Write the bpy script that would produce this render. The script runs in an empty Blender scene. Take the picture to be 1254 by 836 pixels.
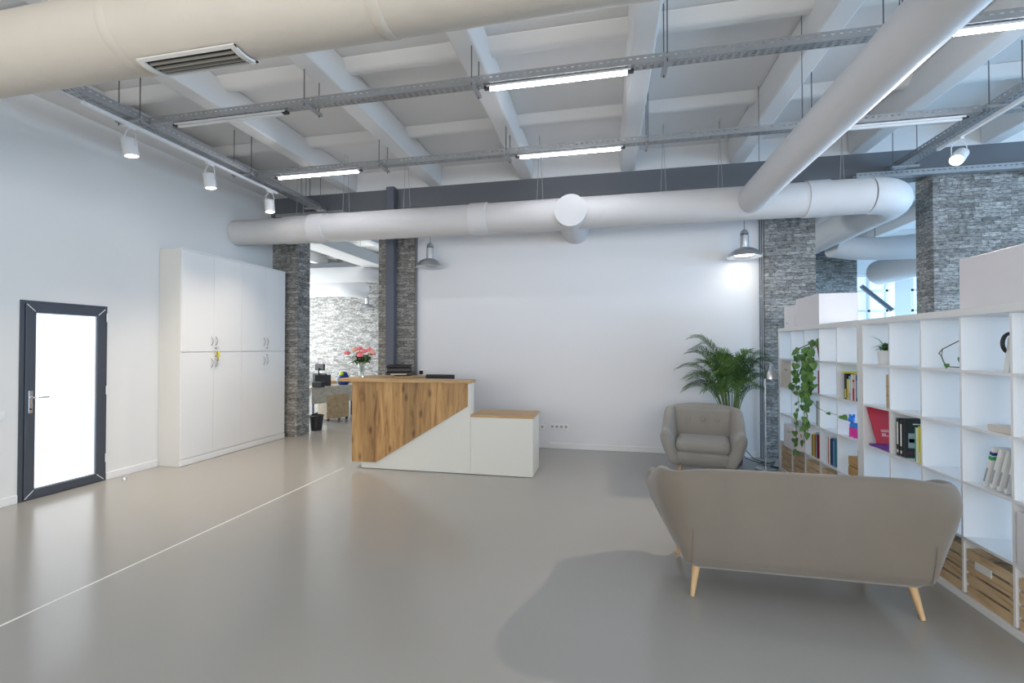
import bpy, bmesh, math, random
from mathutils import Vector, Matrix, Euler
random.seed(7)
PI = math.pi
S = bpy.context.scene
COL = S.collection

# ------------------------------------------------------------------ camera
F_PX = 554.0
yaw = math.atan(115 / 554); pitch = math.atan(7 / 554)
cd = bpy.data.cameras.new('camera'); cam = bpy.data.objects.new('camera', cd); COL.objects.link(cam)
cam.location = (0, 0, 1.58)
cam.rotation_euler = (PI / 2 + pitch, 0, yaw)
cd.sensor_width = 36; cd.sensor_fit = 'HORIZONTAL'; cd.lens = F_PX / 1254 * 36
cd.clip_start = 0.05; cd.clip_end = 200
S.camera = cam

# ------------------------------------------------------------------ world, exposure
w = bpy.data.worlds.new('daylight'); S.world = w; w.use_nodes = True
bg = w.node_tree.nodes['Background']; bg.inputs[0].default_value = (0.78, 0.86, 1.0, 1); bg.inputs[1].default_value = 0.55
S.view_settings.view_transform = 'Standard'; S.view_settings.look = 'None'
S.view_settings.gamma = 1; S.view_settings.exposure = 0.36; S.view_settings.use_curve_mapping = False

def area(name, loc, rot, sx, sy, power, color):
    l = bpy.data.lights.new(name, 'AREA'); l.shape = 'RECTANGLE'; l.size = sx; l.size_y = sy
    l.energy = power; l.color = color
    o = bpy.data.objects.new(name, l); o.location = loc; o.rotation_euler = rot; COL.objects.link(o); return o
# daylight through right-hand and far room windows; added warm fill behind the viewer
area('fill_light_behind', (0.5, -3.7, 2.1), (PI / 2, 0, 0), 11, 2.4, 230, (1.0, 0.92, 0.82))
area('window_daylight_right', (9.3, 4.5, 2.2), (0, PI / 2, 0), 2.4, 13, 520, (0.40, 0.67, 1.0))
area('window_daylight_far_right', (8.5, 13.8, 2.3), (-PI / 2, 0, 0), 5, 2.6, 120, (0.50, 0.75, 1.0))
area('window_daylight_far_left', (-9.9, 10.6, 2.1), (0, -PI / 2, 0), 2.8, 4.8, 300, (0.90, 0.96, 1.0))

# ------------------------------------------------------------------ materials
def mat(name, color, rough=0.6, metal=0.0, noise=0.0, nscale=8, bump=0.0, bscale=60, spec=0.5, coat=0, emis=None, estr=0, trans=0, sheen=0):
    m = bpy.data.materials.new(name); m.use_nodes = True
    nt = m.node_tree; b = nt.nodes['Principled BSDF']
    b.inputs['Base Color'].default_value = (*color, 1); b.inputs['Roughness'].default_value = rough
    b.inputs['Metallic'].default_value = metal; b.inputs['Specular IOR Level'].default_value = spec
    b.inputs['Coat Weight'].default_value = coat
    b.inputs['Transmission Weight'].default_value = trans; b.inputs['Sheen Weight'].default_value = sheen
    if emis: b.inputs['Emission Color'].default_value = (*emis, 1); b.inputs['Emission Strength'].default_value = estr
    tc = nt.nodes.new('ShaderNodeTexCoord')
    if noise:
        n = nt.nodes.new('ShaderNodeTexNoise'); n.inputs['Scale'].default_value = nscale; n.inputs['Detail'].default_value = 4
        nt.links.new(tc.outputs['Object'], n.inputs['Vector'])
        mx = nt.nodes.new('ShaderNodeMix'); mx.data_type = 'RGBA'
        mx.inputs[6].default_value = (*[c * (1 - noise) for c in color], 1); mx.inputs[7].default_value = (*[min(1, c * (1 + noise)) for c in color], 1)
        nt.links.new(n.outputs['Fac'], mx.inputs[0]); nt.links.new(mx.outputs[2], b.inputs['Base Color'])
    if bump:
        n = nt.nodes.new('ShaderNodeTexNoise'); n.inputs['Scale'].default_value = bscale; n.inputs['Detail'].default_value = 3
        nt.links.new(tc.outputs['Object'], n.inputs['Vector'])
        bm_ = nt.nodes.new('ShaderNodeBump'); bm_.inputs['Strength'].default_value = bump; bm_.inputs['Distance'].default_value = 0.01
        nt.links.new(n.outputs['Fac'], bm_.inputs['Height']); nt.links.new(bm_.outputs[0], b.inputs['Normal'])
    return m

def stone_mat():
    m = bpy.data.materials.new('stacked_stone'); m.use_nodes = True; nt = m.node_tree; L = nt.links.new
    b = nt.nodes['Principled BSDF']; b.inputs['Roughness'].default_value = 0.85
    tc = nt.nodes.new('ShaderNodeTexCoord'); sp = nt.nodes.new('ShaderNodeSeparateXYZ'); L(tc.outputs['Object'], sp.inputs[0])
    ad = nt.nodes.new('ShaderNodeMath'); L(sp.outputs[0], ad.inputs[0]); L(sp.outputs[1], ad.inputs[1])
    cb = nt.nodes.new('ShaderNodeCombineXYZ'); L(ad.outputs[0], cb.inputs[0]); L(sp.outputs[2], cb.inputs[1])
    dn = nt.nodes.new('ShaderNodeTexNoise'); dn.inputs['Scale'].default_value = 5; dn.inputs['Detail'].default_value = 4; L(cb.outputs[0], dn.inputs['Vector'])
    ds = nt.nodes.new('ShaderNodeVectorMath'); ds.operation = 'MULTIPLY_ADD'; L(dn.outputs['Color'], ds.inputs[0]); ds.inputs[1].default_value = (0.10, 0.030, 0); L(cb.outputs[0], ds.inputs[2])
    cb = ds
    def brick(wd, rh, c1, c2, bias, off):
        k = nt.nodes.new('ShaderNodeTexBrick'); L(cb.outputs[0], k.inputs['Vector'])
        k.inputs['Scale'].default_value = 1; k.inputs['Brick Width'].default_value = wd; k.inputs['Row Height'].default_value = rh
        k.inputs['Mortar Size'].default_value = 0.0022; k.inputs['Mortar Smooth'].default_value = 0.3; k.inputs['Bias'].default_value = bias
        k.inputs['Color1'].default_value = (*c1, 1); k.inputs['Color2'].default_value = (*c2, 1); k.inputs['Mortar'].default_value = (0.10, 0.10, 0.10, 1)
        k.offset = off; k.squash = 0.7; k.squash_frequency = 3; return k
    k1 = brick(0.20, 0.050, (0.17, 0.165, 0.155), (0.36, 0.35, 0.335), 0.0, 0.37)
    k2 = brick(0.33, 0.10, (0.45, 0.45, 0.45), (0.62, 0.62, 0.61), 0.1, 0.43)
    n = nt.nodes.new('ShaderNodeTexNoise'); n.inputs['Scale'].default_value = 34; n.inputs['Detail'].default_value = 8; n.inputs['Roughness'].default_value = 0.7
    mp = nt.nodes.new('ShaderNodeMapping'); mp.inputs['Scale'].default_value = (0.5, 0.5, 1.6); L(tc.outputs['Object'], mp.inputs[0]); L(mp.outputs[0], n.inputs['Vector'])
    m1 = nt.nodes.new('ShaderNodeMix'); m1.data_type = 'RGBA'; m1.blend_type = 'OVERLAY'; m1.inputs[0].default_value = 0.5
    L(k1.outputs['Color'], m1.inputs[6]); L(k2.outputs['Color'], m1.inputs[7])
    m2 = nt.nodes.new('ShaderNodeMix'); m2.data_type = 'RGBA'; m2.blend_type = 'OVERLAY'; m2.inputs[0].default_value = 0.95
    cr = nt.nodes.new('ShaderNodeMapRange'); cr.inputs[1].default_value = 0.3; cr.inputs[2].default_value = 0.7; L(n.outputs['Fac'], cr.inputs[0])
    L(m1.outputs[2], m2.inputs[6]); L(cr.outputs[0], m2.inputs[7]); L(m2.outputs[2], b.inputs['Base Color'])
    hm = nt.nodes.new('ShaderNodeMath'); hm.operation = 'MULTIPLY_ADD'; L(k1.outputs['Color'], hm.inputs[0]); hm.inputs[1].default_value = 1.2; L(n.outputs['Fac'], hm.inputs[2])
    bp = nt.nodes.new('ShaderNodeBump'); bp.inputs['Strength'].default_value = 0.8; bp.inputs['Distance'].default_value = 0.018
    L(hm.outputs[0], bp.inputs['Height']); L(bp.outputs[0], b.inputs['Normal'])
    return m

def wood_mat(name, c1, c2, c3, axis='z', scale=1.0, plank=0.0, rough=0.45, knots=True):
    m = bpy.data.materials.new(name); m.use_nodes = True; nt = m.node_tree; L = nt.links.new
    b = nt.nodes['Principled BSDF']; b.inputs['Roughness'].default_value = rough
    tc = nt.nodes.new('ShaderNodeTexCoord'); mp = nt.nodes.new('ShaderNodeMapping'); L(tc.outputs['Object'], mp.inputs[0])
    sc = {'x': (1.2, 9, 9), 'y': (9, 1.2, 9), 'z': (9, 9, 0.9)}[axis]
    mp.inputs['Scale'].default_value = tuple(s * scale for s in sc)
    n = nt.nodes.new('ShaderNodeTexNoise'); n.inputs['Scale'].default_value = 1.6; n.inputs['Detail'].default_value = 7; n.inputs['Roughness'].default_value = 0.62; n.inputs['Distortion'].default_value = 0.9
    L(mp.outputs[0], n.inputs['Vector'])
    r = nt.nodes.new('ShaderNodeValToRGB'); L(n.outputs['Fac'], r.inputs[0])
    r.color_ramp.elements[0].position = 0.30; r.color_ramp.elements[0].color = (*c1, 1)
    r.color_ramp.elements[1].position = 0.68; r.color_ramp.elements[1].color = (*c3, 1)
    e = r.color_ramp.elements.new(0.46); e.color = (*c2, 1)
    out = r.outputs[0]
    if knots:
        mp2 = nt.nodes.new('ShaderNodeMapping'); L(tc.outputs['Object'], mp2.inputs[0])
        mp2.inputs['Scale'].default_value = {'x': (3, 7, 7), 'y': (7, 3, 7), 'z': (7, 7, 3)}[axis]
        v = nt.nodes.new('ShaderNodeTexVoronoi'); v.inputs['Scale'].default_value = 1.0; v.inputs['Randomness'].default_value = 1.0; L(mp2.outputs[0], v.inputs['Vector'])
        rr = nt.nodes.new('ShaderNodeMapRange'); rr.inputs[1].default_value = 0.05; rr.inputs[2].default_value = 0.22; rr.inputs[3].default_value = 0.75; rr.inputs[4].default_value = 0; L(v.outputs['Distance'], rr.inputs[0])
        mx = nt.nodes.new('ShaderNodeMix'); mx.data_type = 'RGBA'; mx.inputs[7].default_value = (*[c * 0.45 for c in c1], 1)
        L(rr.outputs[0], mx.inputs[0]); L(out, mx.inputs[6]); out = mx.outputs[2]
    if plank:
        sp = nt.nodes.new('ShaderNodeSeparateXYZ'); L(tc.outputs['Object'], sp.inputs[0])
        dv = nt.nodes.new('ShaderNodeMath'); dv.operation = 'DIVIDE'; dv.inputs[1].default_value = plank; L(sp.outputs[0], dv.inputs[0])
        fl = nt.nodes.new('ShaderNodeMath'); fl.operation = 'FLOOR'; L(dv.outputs[0], fl.inputs[0])
        wn = nt.nodes.new('ShaderNodeTexWhiteNoise'); wn.noise_dimensions = '1D'; L(fl.outputs[0], wn.inputs['W'])
        mr = nt.nodes.new('ShaderNodeMapRange'); mr.inputs[3].default_value = 0.72; mr.inputs[4].default_value = 1.15; L(wn.outputs['Value'], mr.inputs[0])
        ml = nt.nodes.new('ShaderNodeVectorMath'); ml.operation = 'SCALE'; L(out, ml.inputs[0]); L(mr.outputs[0], ml.inputs['Scale']); out = ml.outputs[0]
    L(out, b.inputs['Base Color'])
    return m

def fabric_mat(name, color):
    m = mat(name, color, 0.95, noise=0.12, nscale=3, sheen=0.3, spec=0.2)
    nt = m.node_tree; L = nt.links.new; b = nt.nodes['Principled BSDF']; tc = [n for n in nt.nodes if n.type == 'TEX_COORD'][0]
    mp = nt.nodes.new('ShaderNodeMapping'); mp.inputs['Scale'].default_value = (1, 1, 1); L(tc.outputs['Object'], mp.inputs[0])
    ns = nt.nodes.new('ShaderNodeTexNoise'); ns.inputs['Scale'].default_value = 260; L(mp.outputs[0], ns.inputs['Vector'])
    bp = nt.nodes.new('ShaderNodeBump'); bp.inputs['Strength'].default_value = 0.35; bp.inputs['Distance'].default_value = 0.003
    L(ns.outputs['Fac'], bp.inputs['Height']); L(bp.outputs[0], b.inputs['Normal'])
    return m

def floor_mat():
    m = mat('grey_resin_floor', (0.345, 0.335, 0.315), 0.2, noise=0.025, nscale=0.9, spec=0.5)
    nt = m.node_tree; L = nt.links.new; b = nt.nodes['Principled BSDF']; tc = [n for n in nt.nodes if n.type == 'TEX_COORD'][0]
    return m

M = {}
M['paint'] = mat('wall_paint', (0.76, 0.755, 0.745), 0.7, bump=0.05, bscale=120)
M['backpaint'] = mat('back_wall_paint', (0.78, 0.78, 0.80), 0.7, bump=0.05, bscale=120)
M['ceil'] = mat('ceiling_paint', (0.72, 0.72, 0.715), 0.8, noise=0.02, nscale=2, bump=0.15, bscale=14)
M['base'] = mat('baseboard_white', (0.80, 0.80, 0.80), 0.4)
M['floor'] = floor_mat()
M['groove'] = mat('joint_strip', (0.80, 0.79, 0.75), 0.35)
M['stone'] = stone_mat()
M['steel_dark'] = mat('dark_grey_paint', (0.13, 0.14, 0.155), 0.5, noise=0.05)
M['post'] = mat('post_grey', (0.10, 0.11, 0.14), 0.45)
M['galv'] = mat('galvanised_steel', (0.42, 0.43, 0.44), 0.42, 0.75, noise=0.15, nscale=25)
M['rod'] = mat('threaded_rod_steel', (0.16, 0.16, 0.17), 0.5, 0.6)
M['duct'] = mat('duct_wrap_white', (0.64, 0.64, 0.65), 0.55, noise=0.03, nscale=5, bump=0.35, bscale=7)
M['duct_front'] = mat('duct_wrap_cream', (0.60, 0.55, 0.48), 0.6, noise=0.05, nscale=4, bump=0.5, bscale=9)
M['white'] = mat('white_laminate', (0.80, 0.80, 0.80), 0.35)
M['cream'] = mat('cabinet_laminate', (0.70, 0.69, 0.66), 0.35)
M['deskwhite'] = mat('desk_laminate', (0.66, 0.66, 0.62), 0.4)
M['dark'] = mat('black_plastic', (0.015, 0.015, 0.017), 0.4)
M['gapdark'] = mat('shadow_gap_dark', (0.012, 0.012, 0.012), 0.8)
M['frame'] = mat('anthracite_aluminium', (0.075, 0.085, 0.105), 0.4, 0.3)
M['chrome'] = mat('brushed_chrome', (0.75, 0.76, 0.78), 0.22, 1.0)
M['alu'] = mat('spun_aluminium', (0.62, 0.64, 0.66), 0.3, 0.9)
M['glow'] = mat('frosted_daylight', (0.9, 0.95, 1), 0.3, emis=(0.86, 0.94, 1.0), estr=0.72)
M['winglow'] = mat('bright_window', (0.9, 0.95, 1), 0.3, emis=(0.93, 0.98, 1.0), estr=1.5)
M['winblue'] = mat('blue_daylight_window', (0.6, 0.8, 1), 0.3, emis=(0.55, 0.82, 1.0), estr=0.7)
M['tube'] = mat('lit_tube', (1, 1, 1), 0.5, emis=(0.93, 0.93, 1.0), estr=34)
M['tubeoff'] = mat('opal_diffuser', (0.75, 0.76, 0.77), 0.4)
M['spotlens'] = mat('lit_spot_lens', (1, 1, 1), 0.5, emis=(1.0, 0.86, 0.62), estr=14)
M['pendlens'] = mat('lit_pendant_lens', (1, 1, 1), 0.5, emis=(1.0, 0.95, 0.82), estr=7)
M['pendoff'] = mat('opal_glass_off', (0.45, 0.5, 0.48), 0.2)
M['louv'] = mat('louvre_grey', (0.22, 0.21, 0.18), 0.5, 0.3)
M['capw'] = mat('duct_cap_white', (0.58, 0.59, 0.60), 0.6)
M['oak'] = wood_mat('golden_oak', (0.17, 0.085, 0.03), (0.36, 0.20, 0.075), (0.50, 0.31, 0.13), 'z', 1.0, 0.19)
M['oaktop'] = wood_mat('golden_oak_top', (0.30, 0.17, 0.07), (0.43, 0.27, 0.12), (0.54, 0.36, 0.18), 'x', 1.0, 0, knots=False)
M['paleoak'] = wood_mat('pale_oak', (0.33, 0.27, 0.19), (0.46, 0.38, 0.28), (0.56, 0.48, 0.36), 'y', 1.0, 0, knots=False)
M['pine'] = wood_mat('raw_pine', (0.42, 0.27, 0.13), (0.62, 0.44, 0.26), (0.72, 0.56, 0.37), 'y', 1.0, 0, 0.7)
M['legwood'] = wood_mat('beech_leg', (0.42, 0.26, 0.12), (0.55, 0.36, 0.18), (0.62, 0.43, 0.24), 'z', 1.0, 0, 0.4, knots=False)
M['fabric'] = fabric_mat('taupe_fabric_shaded', (0.19, 0.165, 0.136))  # sofa: shade on its back put into the colour, darker than the armchair
M['fabric2'] = fabric_mat('grey_beige_fabric', (0.33, 0.31, 0.28))
M['leaf'] = mat('palm_green', (0.10, 0.20, 0.05), 0.4, noise=0.5, nscale=5)
M['leafdark'] = mat('leaf_deep_green', (0.055, 0.14, 0.035), 0.4, noise=0.4, nscale=6)
M['vine'] = mat('vine_leaf_green', (0.10, 0.235, 0.04), 0.4, noise=0.5, nscale=8)
M['leafmid'] = mat('vine_leaf_dark', (0.045, 0.14, 0.025), 0.4, noise=0.3, nscale=8)
M['potleaf'] = mat('pot_leaf_green', (0.06, 0.20, 0.03), 0.35, noise=0.4, nscale=8)
M['stem'] = mat('stem_green', (0.16, 0.22, 0.07), 0.5)
M['twig'] = mat('brown_stem', (0.10, 0.09, 0.04), 0.6)
M['maroon'] = mat('maroon_plastic', (0.09, 0.008, 0.018), 0.3)
M['soil'] = mat('soil', (0.03, 0.02, 0.015), 0.95)
M['terracotta'] = mat('red_pot', (0.40, 0.03, 0.02), 0.4)
M['glass'] = mat('clear_glass', (0.9, 0.95, 0.93), 0.03, trans=0.9)
M['rose'] = mat('pink_petals', (0.80, 0.20, 0.22), 0.6, noise=0.25, nscale=30)
M['rosepale'] = mat('peach_petals', (0.85, 0.45, 0.33), 0.6, noise=0.25, nscale=30)
def flat(name, c, r=0.5): return mat(name, c, r, noise=0.02)
M['red'] = flat('folder_red', (0.50, 0.02, 0.04)); M['yellow'] = flat('cover_yellow', (0.80, 0.72, 0.03)); M['lime'] = flat('cover_lime', (0.72, 0.80, 0.03))
M['navy'] = flat('cover_navy', (0.02, 0.05, 0.22)); M['black'] = flat('cover_black', (0.02, 0.02, 0.025)); M['paper'] = flat('paper_white', (0.82, 0.82, 0.80), 0.7)
M['orange'] = flat('cover_orange', (0.75, 0.25, 0.03)); M['greycover'] = flat('cover_grey', (0.35, 0.38, 0.42)); M['green'] = flat('cover_green', (0.03, 0.38, 0.13)); M['blue'] = flat('plush_blue', (0.03, 0.25, 0.80))
M['pink'] = flat('plush_pink', (0.80, 0.03, 0.35)); M['teal'] = flat('cover_teal', (0.04, 0.22, 0.30)); M['darkred'] = flat('cover_dark_red', (0.25, 0.015, 0.02)); M['beigebox'] = flat('beige_card', (0.68, 0.62, 0.55)); M['lilac'] = flat('box_white', (0.76, 0.74, 0.77))
M['skyblue'] = flat('cover_light_blue', (0.30, 0.50, 0.68)); M['violet'] = flat('cover_violet', (0.15, 0.05, 0.30)); M['gold'] = mat('brass_key', (0.65, 0.50, 0.10), 0.3, 0.8); M['pinebox'] = wood_mat('amber_pine', (0.42, 0.22, 0.07), (0.56, 0.33, 0.13), (0.64, 0.42, 0.2), 'y', 1, 0, 0.6, knots=False)

# ------------------------------------------------------------------ mesh helpers
class MB:
    def __init__(s): s.v = []; s.f = []
    def add(s, vs, fs):
        b = len(s.v); s.v += [tuple(v) for v in vs]; s.f += [tuple(i + b for i in f) for f in fs]; return s
    def box(s, x0, x1, y0, y1, z0, z1):
        return s.add([(x0,y0,z0),(x1,y0,z0),(x1,y1,z0),(x0,y1,z0),(x0,y0,z1),(x1,y0,z1),(x1,y1,z1),(x0,y1,z1)],
                     [(0,3,2,1),(4,5,6,7),(0,1,5,4),(1,2,6,5),(2,3,7,6),(3,0,4,7)])
    def obox(s, c, sz, rot):  # oriented box
        R = Euler(rot).to_matrix(); hx, hy, hz = [a / 2 for a in sz]; c = Vector(c)
        vs = [c + R @ Vector((x,y,z)) for z in (-hz,hz) for x,y in ((-hx,-hy),(hx,-hy),(hx,hy),(-hx,hy))]
        return s.add(vs, [(0,3,2,1),(4,5,6,7),(0,1,5,4),(1,2,6,5),(2,3,7,6),(3,0,4,7)])
    def prism(s, pts, axis, a, b):  # pts: 2-D outline; extruded along axis from a to b
        n = len(pts)
        def P(p, t): return {'x': (t, p[0], p[1]), 'y': (p[0], t, p[1]), 'z': (p[0], p[1], t)}[axis]
        vs = [P(p, a) for p in pts] + [P(p, b) for p in pts]
        return s.add(vs, [tuple(range(n))[::-1], tuple(range(n, 2*n))] + [(i, (i+1) % n, n + (i+1) % n, n + i) for i in range(n)])
    def tube(s, pts, r, n=8, caps=True):
        pts = [Vector(p) for p in pts]; m = len(pts)
        rs = r if isinstance(r, (list, tuple)) else [r] * m
        ref = None; vs = []
        for i, p in enumerate(pts):
            t = (pts[min(i+1, m-1)] - pts[max(i-1, 0)]).normalized()
            if ref is None: ref = Vector((0,0,1)) if abs(t.z) < 0.9 else Vector((1,0,0))
            a = (ref - t * ref.dot(t)).normalized(); ref = a; b = t.cross(a)
            vs += [p + (a * math.cos(2*PI*k/n) + b * math.sin(2*PI*k/n)) * rs[i] for k in range(n)]
        fs = [(i*n+k, i*n+(k+1)%n, (i+1)*n+(k+1)%n, (i+1)*n+k) for i in range(m-1) for k in range(n)]
        if caps: fs += [tuple(range(n))[::-1], tuple(range((m-1)*n, m*n))]
        return s.add(vs, fs)
    def lathe(s, prof, c=(0,0,0), n=24, R=None):
        vs = []; c = Vector(c)
        for r, z in prof:
            for k in range(n):
                p = Vector((r*math.cos(2*PI*k/n), r*math.sin(2*PI*k/n), z))
                vs.append((R @ p if R else p) + c)
        m = len(prof)
        return s.add(vs, [(i*n+k, i*n+(k+1)%n, (i+1)*n+(k+1)%n, (i+1)*n+k) for i in range(m-1) for k in range(n)] +
                     [tuple(range(n))[::-1], tuple(range((m-1)*n, m*n))])
    def build(s, name, m, parent=None, bevel=0, smooth=False, solid=0, sub=0, seg=2, loc=None):
        me = bpy.data.meshes.new(name); me.from_pydata(s.v, [], s.f); me.update()
        bm = bmesh.new(); bm.from_mesh(me); bmesh.ops.recalc_face_normals(bm, faces=bm.faces) if not solid else None; bm.to_mesh(me); bm.free()
        o = bpy.data.objects.new(name, me); COL.objects.link(o)
        me.materials.append(M[m] if isinstance(m, str) else m)
        if smooth:
            for p in me.polygons: p.use_smooth = True
            try: me.set_sharp_from_angle(angle=math.radians(50))
            except Exception: pass
        if parent: o.parent = parent
        if loc: o.location = loc
        if solid: d = o.modifiers.new('s', 'SOLIDIFY'); d.thickness = solid; d.offset = 0
        if bevel: d = o.modifiers.new('b', 'BEVEL'); d.width = bevel; d.segments = seg; d.limit_method = 'ANGLE'
        if sub: d = o.modifiers.new('u', 'SUBSURF'); d.levels = sub; d.render_levels = sub
        return o
def tag(o, label=None, cat=None, group=None, kind=None):
    if label: o['label'] = label
    if cat: o['category'] = cat
    if group: o['group'] = group
    if kind: o['kind'] = kind
    return o
def thing(name, label, cat, loc=(0,0,0), rz=0, group=None):
    o = bpy.data.objects.new(name, None); COL.objects.link(o); o.empty_display_size = 0.1
    o.location = loc; o.rotation_euler = (0, 0, rz); return tag(o, label, cat, group)
def struct(o): o['kind'] = 'structure'; return o
def kids(o): return list(o.children)
def dup(o, loc=None, rz=None, label=None, parent=None):
    c = o.copy(); COL.objects.link(c)
    if parent: c.parent = parent
    if loc is not None: c.location = loc
    if rz is not None: c.rotation_euler = (0, 0, rz)
    if label: c['label'] = label
    for k in kids(o): dup(k, parent=c)
    return c

# ================================================================== SETTING
XL = -5.85; YB = 7.09; ZC = 4.23; ZS = 4.54
struct(MB().box(-10.2, 9.6, -4, 14.4, -0.2, 0).build('floor', 'floor'))
c = MB().box(-10.2, 9.6, -4, 14.4, ZS, ZS + 0.2)
ribx = [-9.0 + 0.02, -7.35, -5.80, -4.27, -2.75, -1.22, 0.33, 1.85, 3.38, 4.91, 6.44, 7.97]
for x in ribx:                                             # long ribs, trapezoid section
    for (a, b) in ((-4, 7.0), (7.35, 14.4)):
        c.prism([(x-0.13, ZS), (x-0.105, ZC), (x+0.105, ZC), (x+0.13, ZS)], 'y', a, b)
yy = [-3.1, -1.65, -0.17, 1.31, 2.79, 4.27, 5.75, 8.7, 10.2, 11.7, 13.2]
for y in yy:                                               # shallow cross ribs
    c.prism([(y-0.15, ZS), (y-0.04, ZC+0.215), (y+0.04, ZC+0.215), (y+0.15, ZS)], 'x', -10.2, 9.6)
struct(c.build('ceiling', 'ceil', bevel=0.02))
# left wall with the door hole (Y 3.49..4.31)
lw = MB()
lw.box(XL-0.2, XL, -4, 3.49, 0, ZC); lw.box(XL-0.2, XL, 4.31, 7.4, 0, ZC); lw.box(XL-0.2, XL, 3.49, 4.31, 2.065, ZC)
lw.box(XL-0.2, XL-0.0005, -4, 7.4, ZC, ZS)
struct(lw.build('wall_left', 'paint'))
struct(MB().box(XL, XL+0.34, -4, 7.0, ZC-0.012, ZC+0.06).build('trim_1', 'ceil'))
struct(MB().box(-3.12, 2.22, YB, YB+0.26, 0, 3.90).build('wall_back', 'backpaint'))
struct(MB().box(-5.84, 9.6, 7.0, 7.35, ZC, ZS).build('wall_above_beam', 'ceil'))
for i, (a, b, n) in enumerate((((XL, -4), (XL+0.018, 3.485), 'baseboard_left'), ((XL, 4.315), (XL+0.018, 4.955), 'baseboard_left'), ((-0.864, YB-0.018), (2.19, YB), 'baseboard_back'))):
    struct(MB().box(a[0], b[0], a[1], b[1], 0, 0.085).build(n, 'base', bevel=0.004))
# far rooms
struct(MB().box(-9.9, -3.4, 13.2, 13.4, 0, ZS).build('wall_far_left', 'stone'))
struct(MB().box(-3.4, 4.2, 13.2, 13.4, 0, ZS).build('wall_far', 'backpaint'))
fr = MB().box(6.6, 9.6, 14.2, 14.4, 3.6, ZS).box(4.2, 9.6, 14.2, 14.4, 0, 0.9).box(4.2, 6.6, 14.2, 14.4, 0.9, ZS)
struct(fr.build('wall_far_right', 'backpaint'))
wl = MB().box(-10.2, -10.0, 7, 14.4, 0, 0.7).box(-10.2, -10.0, 7, 14.4, 3.6, ZS).box(-10.2, -10.0, 12.9, 14.4, 0.7, 3.6).box(-10.2, XL-0.2, 6.9, 7.1, 0, ZS)
struct(wl.build('wall_side_left', 'paint'))
g = MB().box(-10.12, -10.08, 7.1, 12.9, 0.7, 3.6); o = struct(g.build('window_1', 'winglow'))
fm = MB()
for y in (7.1, 8.5, 9.95, 11.4, 12.82): fm.box(-10.05, -9.97, y, y+0.07, 0.7, 3.6)
fm.box(-10.05, -9.97, 7.1, 12.9, 0.70, 0.78).box(-10.05, -9.97, 7.1, 12.9, 2.7, 2.76); fm.build('window_frame', 'white', o)
o = struct(MB().box(6.62, 9.58, 14.28, 14.32, 0.9, 3.6).build('window_2', 'winblue'))
fm = MB()
for x in (6.62, 7.06, 7.5, 8.1, 9.0): fm.box(x, x+0.06, 14.18, 14.26, 0.9, 3.6)
for z in (0.9, 2.55, 3.1, 3.52): fm.box(6.62, 9.58, 14.18, 14.26, z, z+0.06)
fm.build('window_frame', 'white', o)

wr = MB().box(9.5, 9.7, -4, 14.4, 0, 0.8).box(9.5, 9.7, -4, 14.4, 3.5, ZS).box(9.5, 9.7, -4, -3, 0.8, 3.5).box(9.5, 9.7, 12.8, 14.4, 0.8, 3.5)
struct(wr.build('wall_right', 'backpaint'))
o = struct(MB().box(9.58, 9.62, -3, 12.8, 0.8, 3.5).build('window_3', 'winblue')); fm = MB()
for k in range(9): fm.box(9.48, 9.56, -3+1.975*k-0.03, -3+1.975*k+0.03, 0.8, 3.5)
fm.box(9.48, 9.56, -3, 12.8, 2.6, 2.66); fm.build('window_frame', 'white', o)
wfz = MB().box(XL, 9.7, -4.2, -4, 0, 0.8).box(XL, 9.7, -4.2, -4, 3.5, ZS).box(XL, -5.2, -4.2, -4, 0.8, 3.5).box(6.4, 9.7, -4.2, -4, 0.8, 3.5)
struct(wfz.build('wall_front', 'backpaint'))
o = struct(MB().box(-5.2, 6.4, -4.12, -4.08, 0.8, 3.5).build('added_glow_window', 'glow')); fm = MB()  # unseen glowing panel, added to make up for the ambient light closed off
for k in range(7): fm.box(-5.2+1.93*k-0.03, -5.2+1.93*k+0.03, -4.06, -3.98, 0.8, 3.5)
fm.box(-5.2, 6.4, -4.06, -3.98, 2.6, 2.66); fm.build('window_frame', 'white', o)

# ---- left glazed door
D0 = struct(MB().box(XL-0.005, XL+0.028, 3.49, 4.31, 0, 2.065).build('door_1', 'frame'))   # replaced below by ring
me = D0.data; me.clear_geometry()
rb = MB()
def ring(mb, x0, x1, y0, y1, z0, z1, t, tb=None):
    tb = t if tb is None else tb
    return mb.box(x0, x1, y0, y0+t, z0, z1).box(x0, x1, y1-t, y1, z0, z1).box(x0, x1, y0+t, y1-t, z1-t, z1).box(x0, x1, y0+t, y1-t, z0, z0+tb)
ring(rb, XL-0.06, XL+0.012, 3.49, 4.31, 0.0, 2.065, 0.035, 0.012)
me.from_pydata(rb.v, [], rb.f); me.update()
lf = MB(); ring(lf, XL-0.04, XL+0.024, 3.53, 4.285, 0.014, 2.03, 0.085); lf.build('door_leaf', 'frame', D0, bevel=0.004)
MB().box(XL-0.02, XL-0.005, 3.61, 4.205, 0.095, 1.95).build('glass_pane', 'glow', D0)
bd = MB(); ring(bd, XL-0.004, XL+0.01, 3.612, 4.203, 0.097, 1.948, 0.012); bd.build('glazing_bead', 'greycover', D0)
mt = MB()
for (y, z, sy, sz) in ((3.572, 0.058, 1, 1), (4.243, 0.058, -1, 1), (3.572, 1.99, 1, -1), (4.243, 1.99, -1, -1)):
    mt.tube([(XL+0.025, y-0.036*sy, z-0.036*sz), (XL+0.025, y+0.036*sy, z+0.036*sz)], 0.0035, 6)
mt.build('mitre_joint', 'paper', D0)
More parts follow.
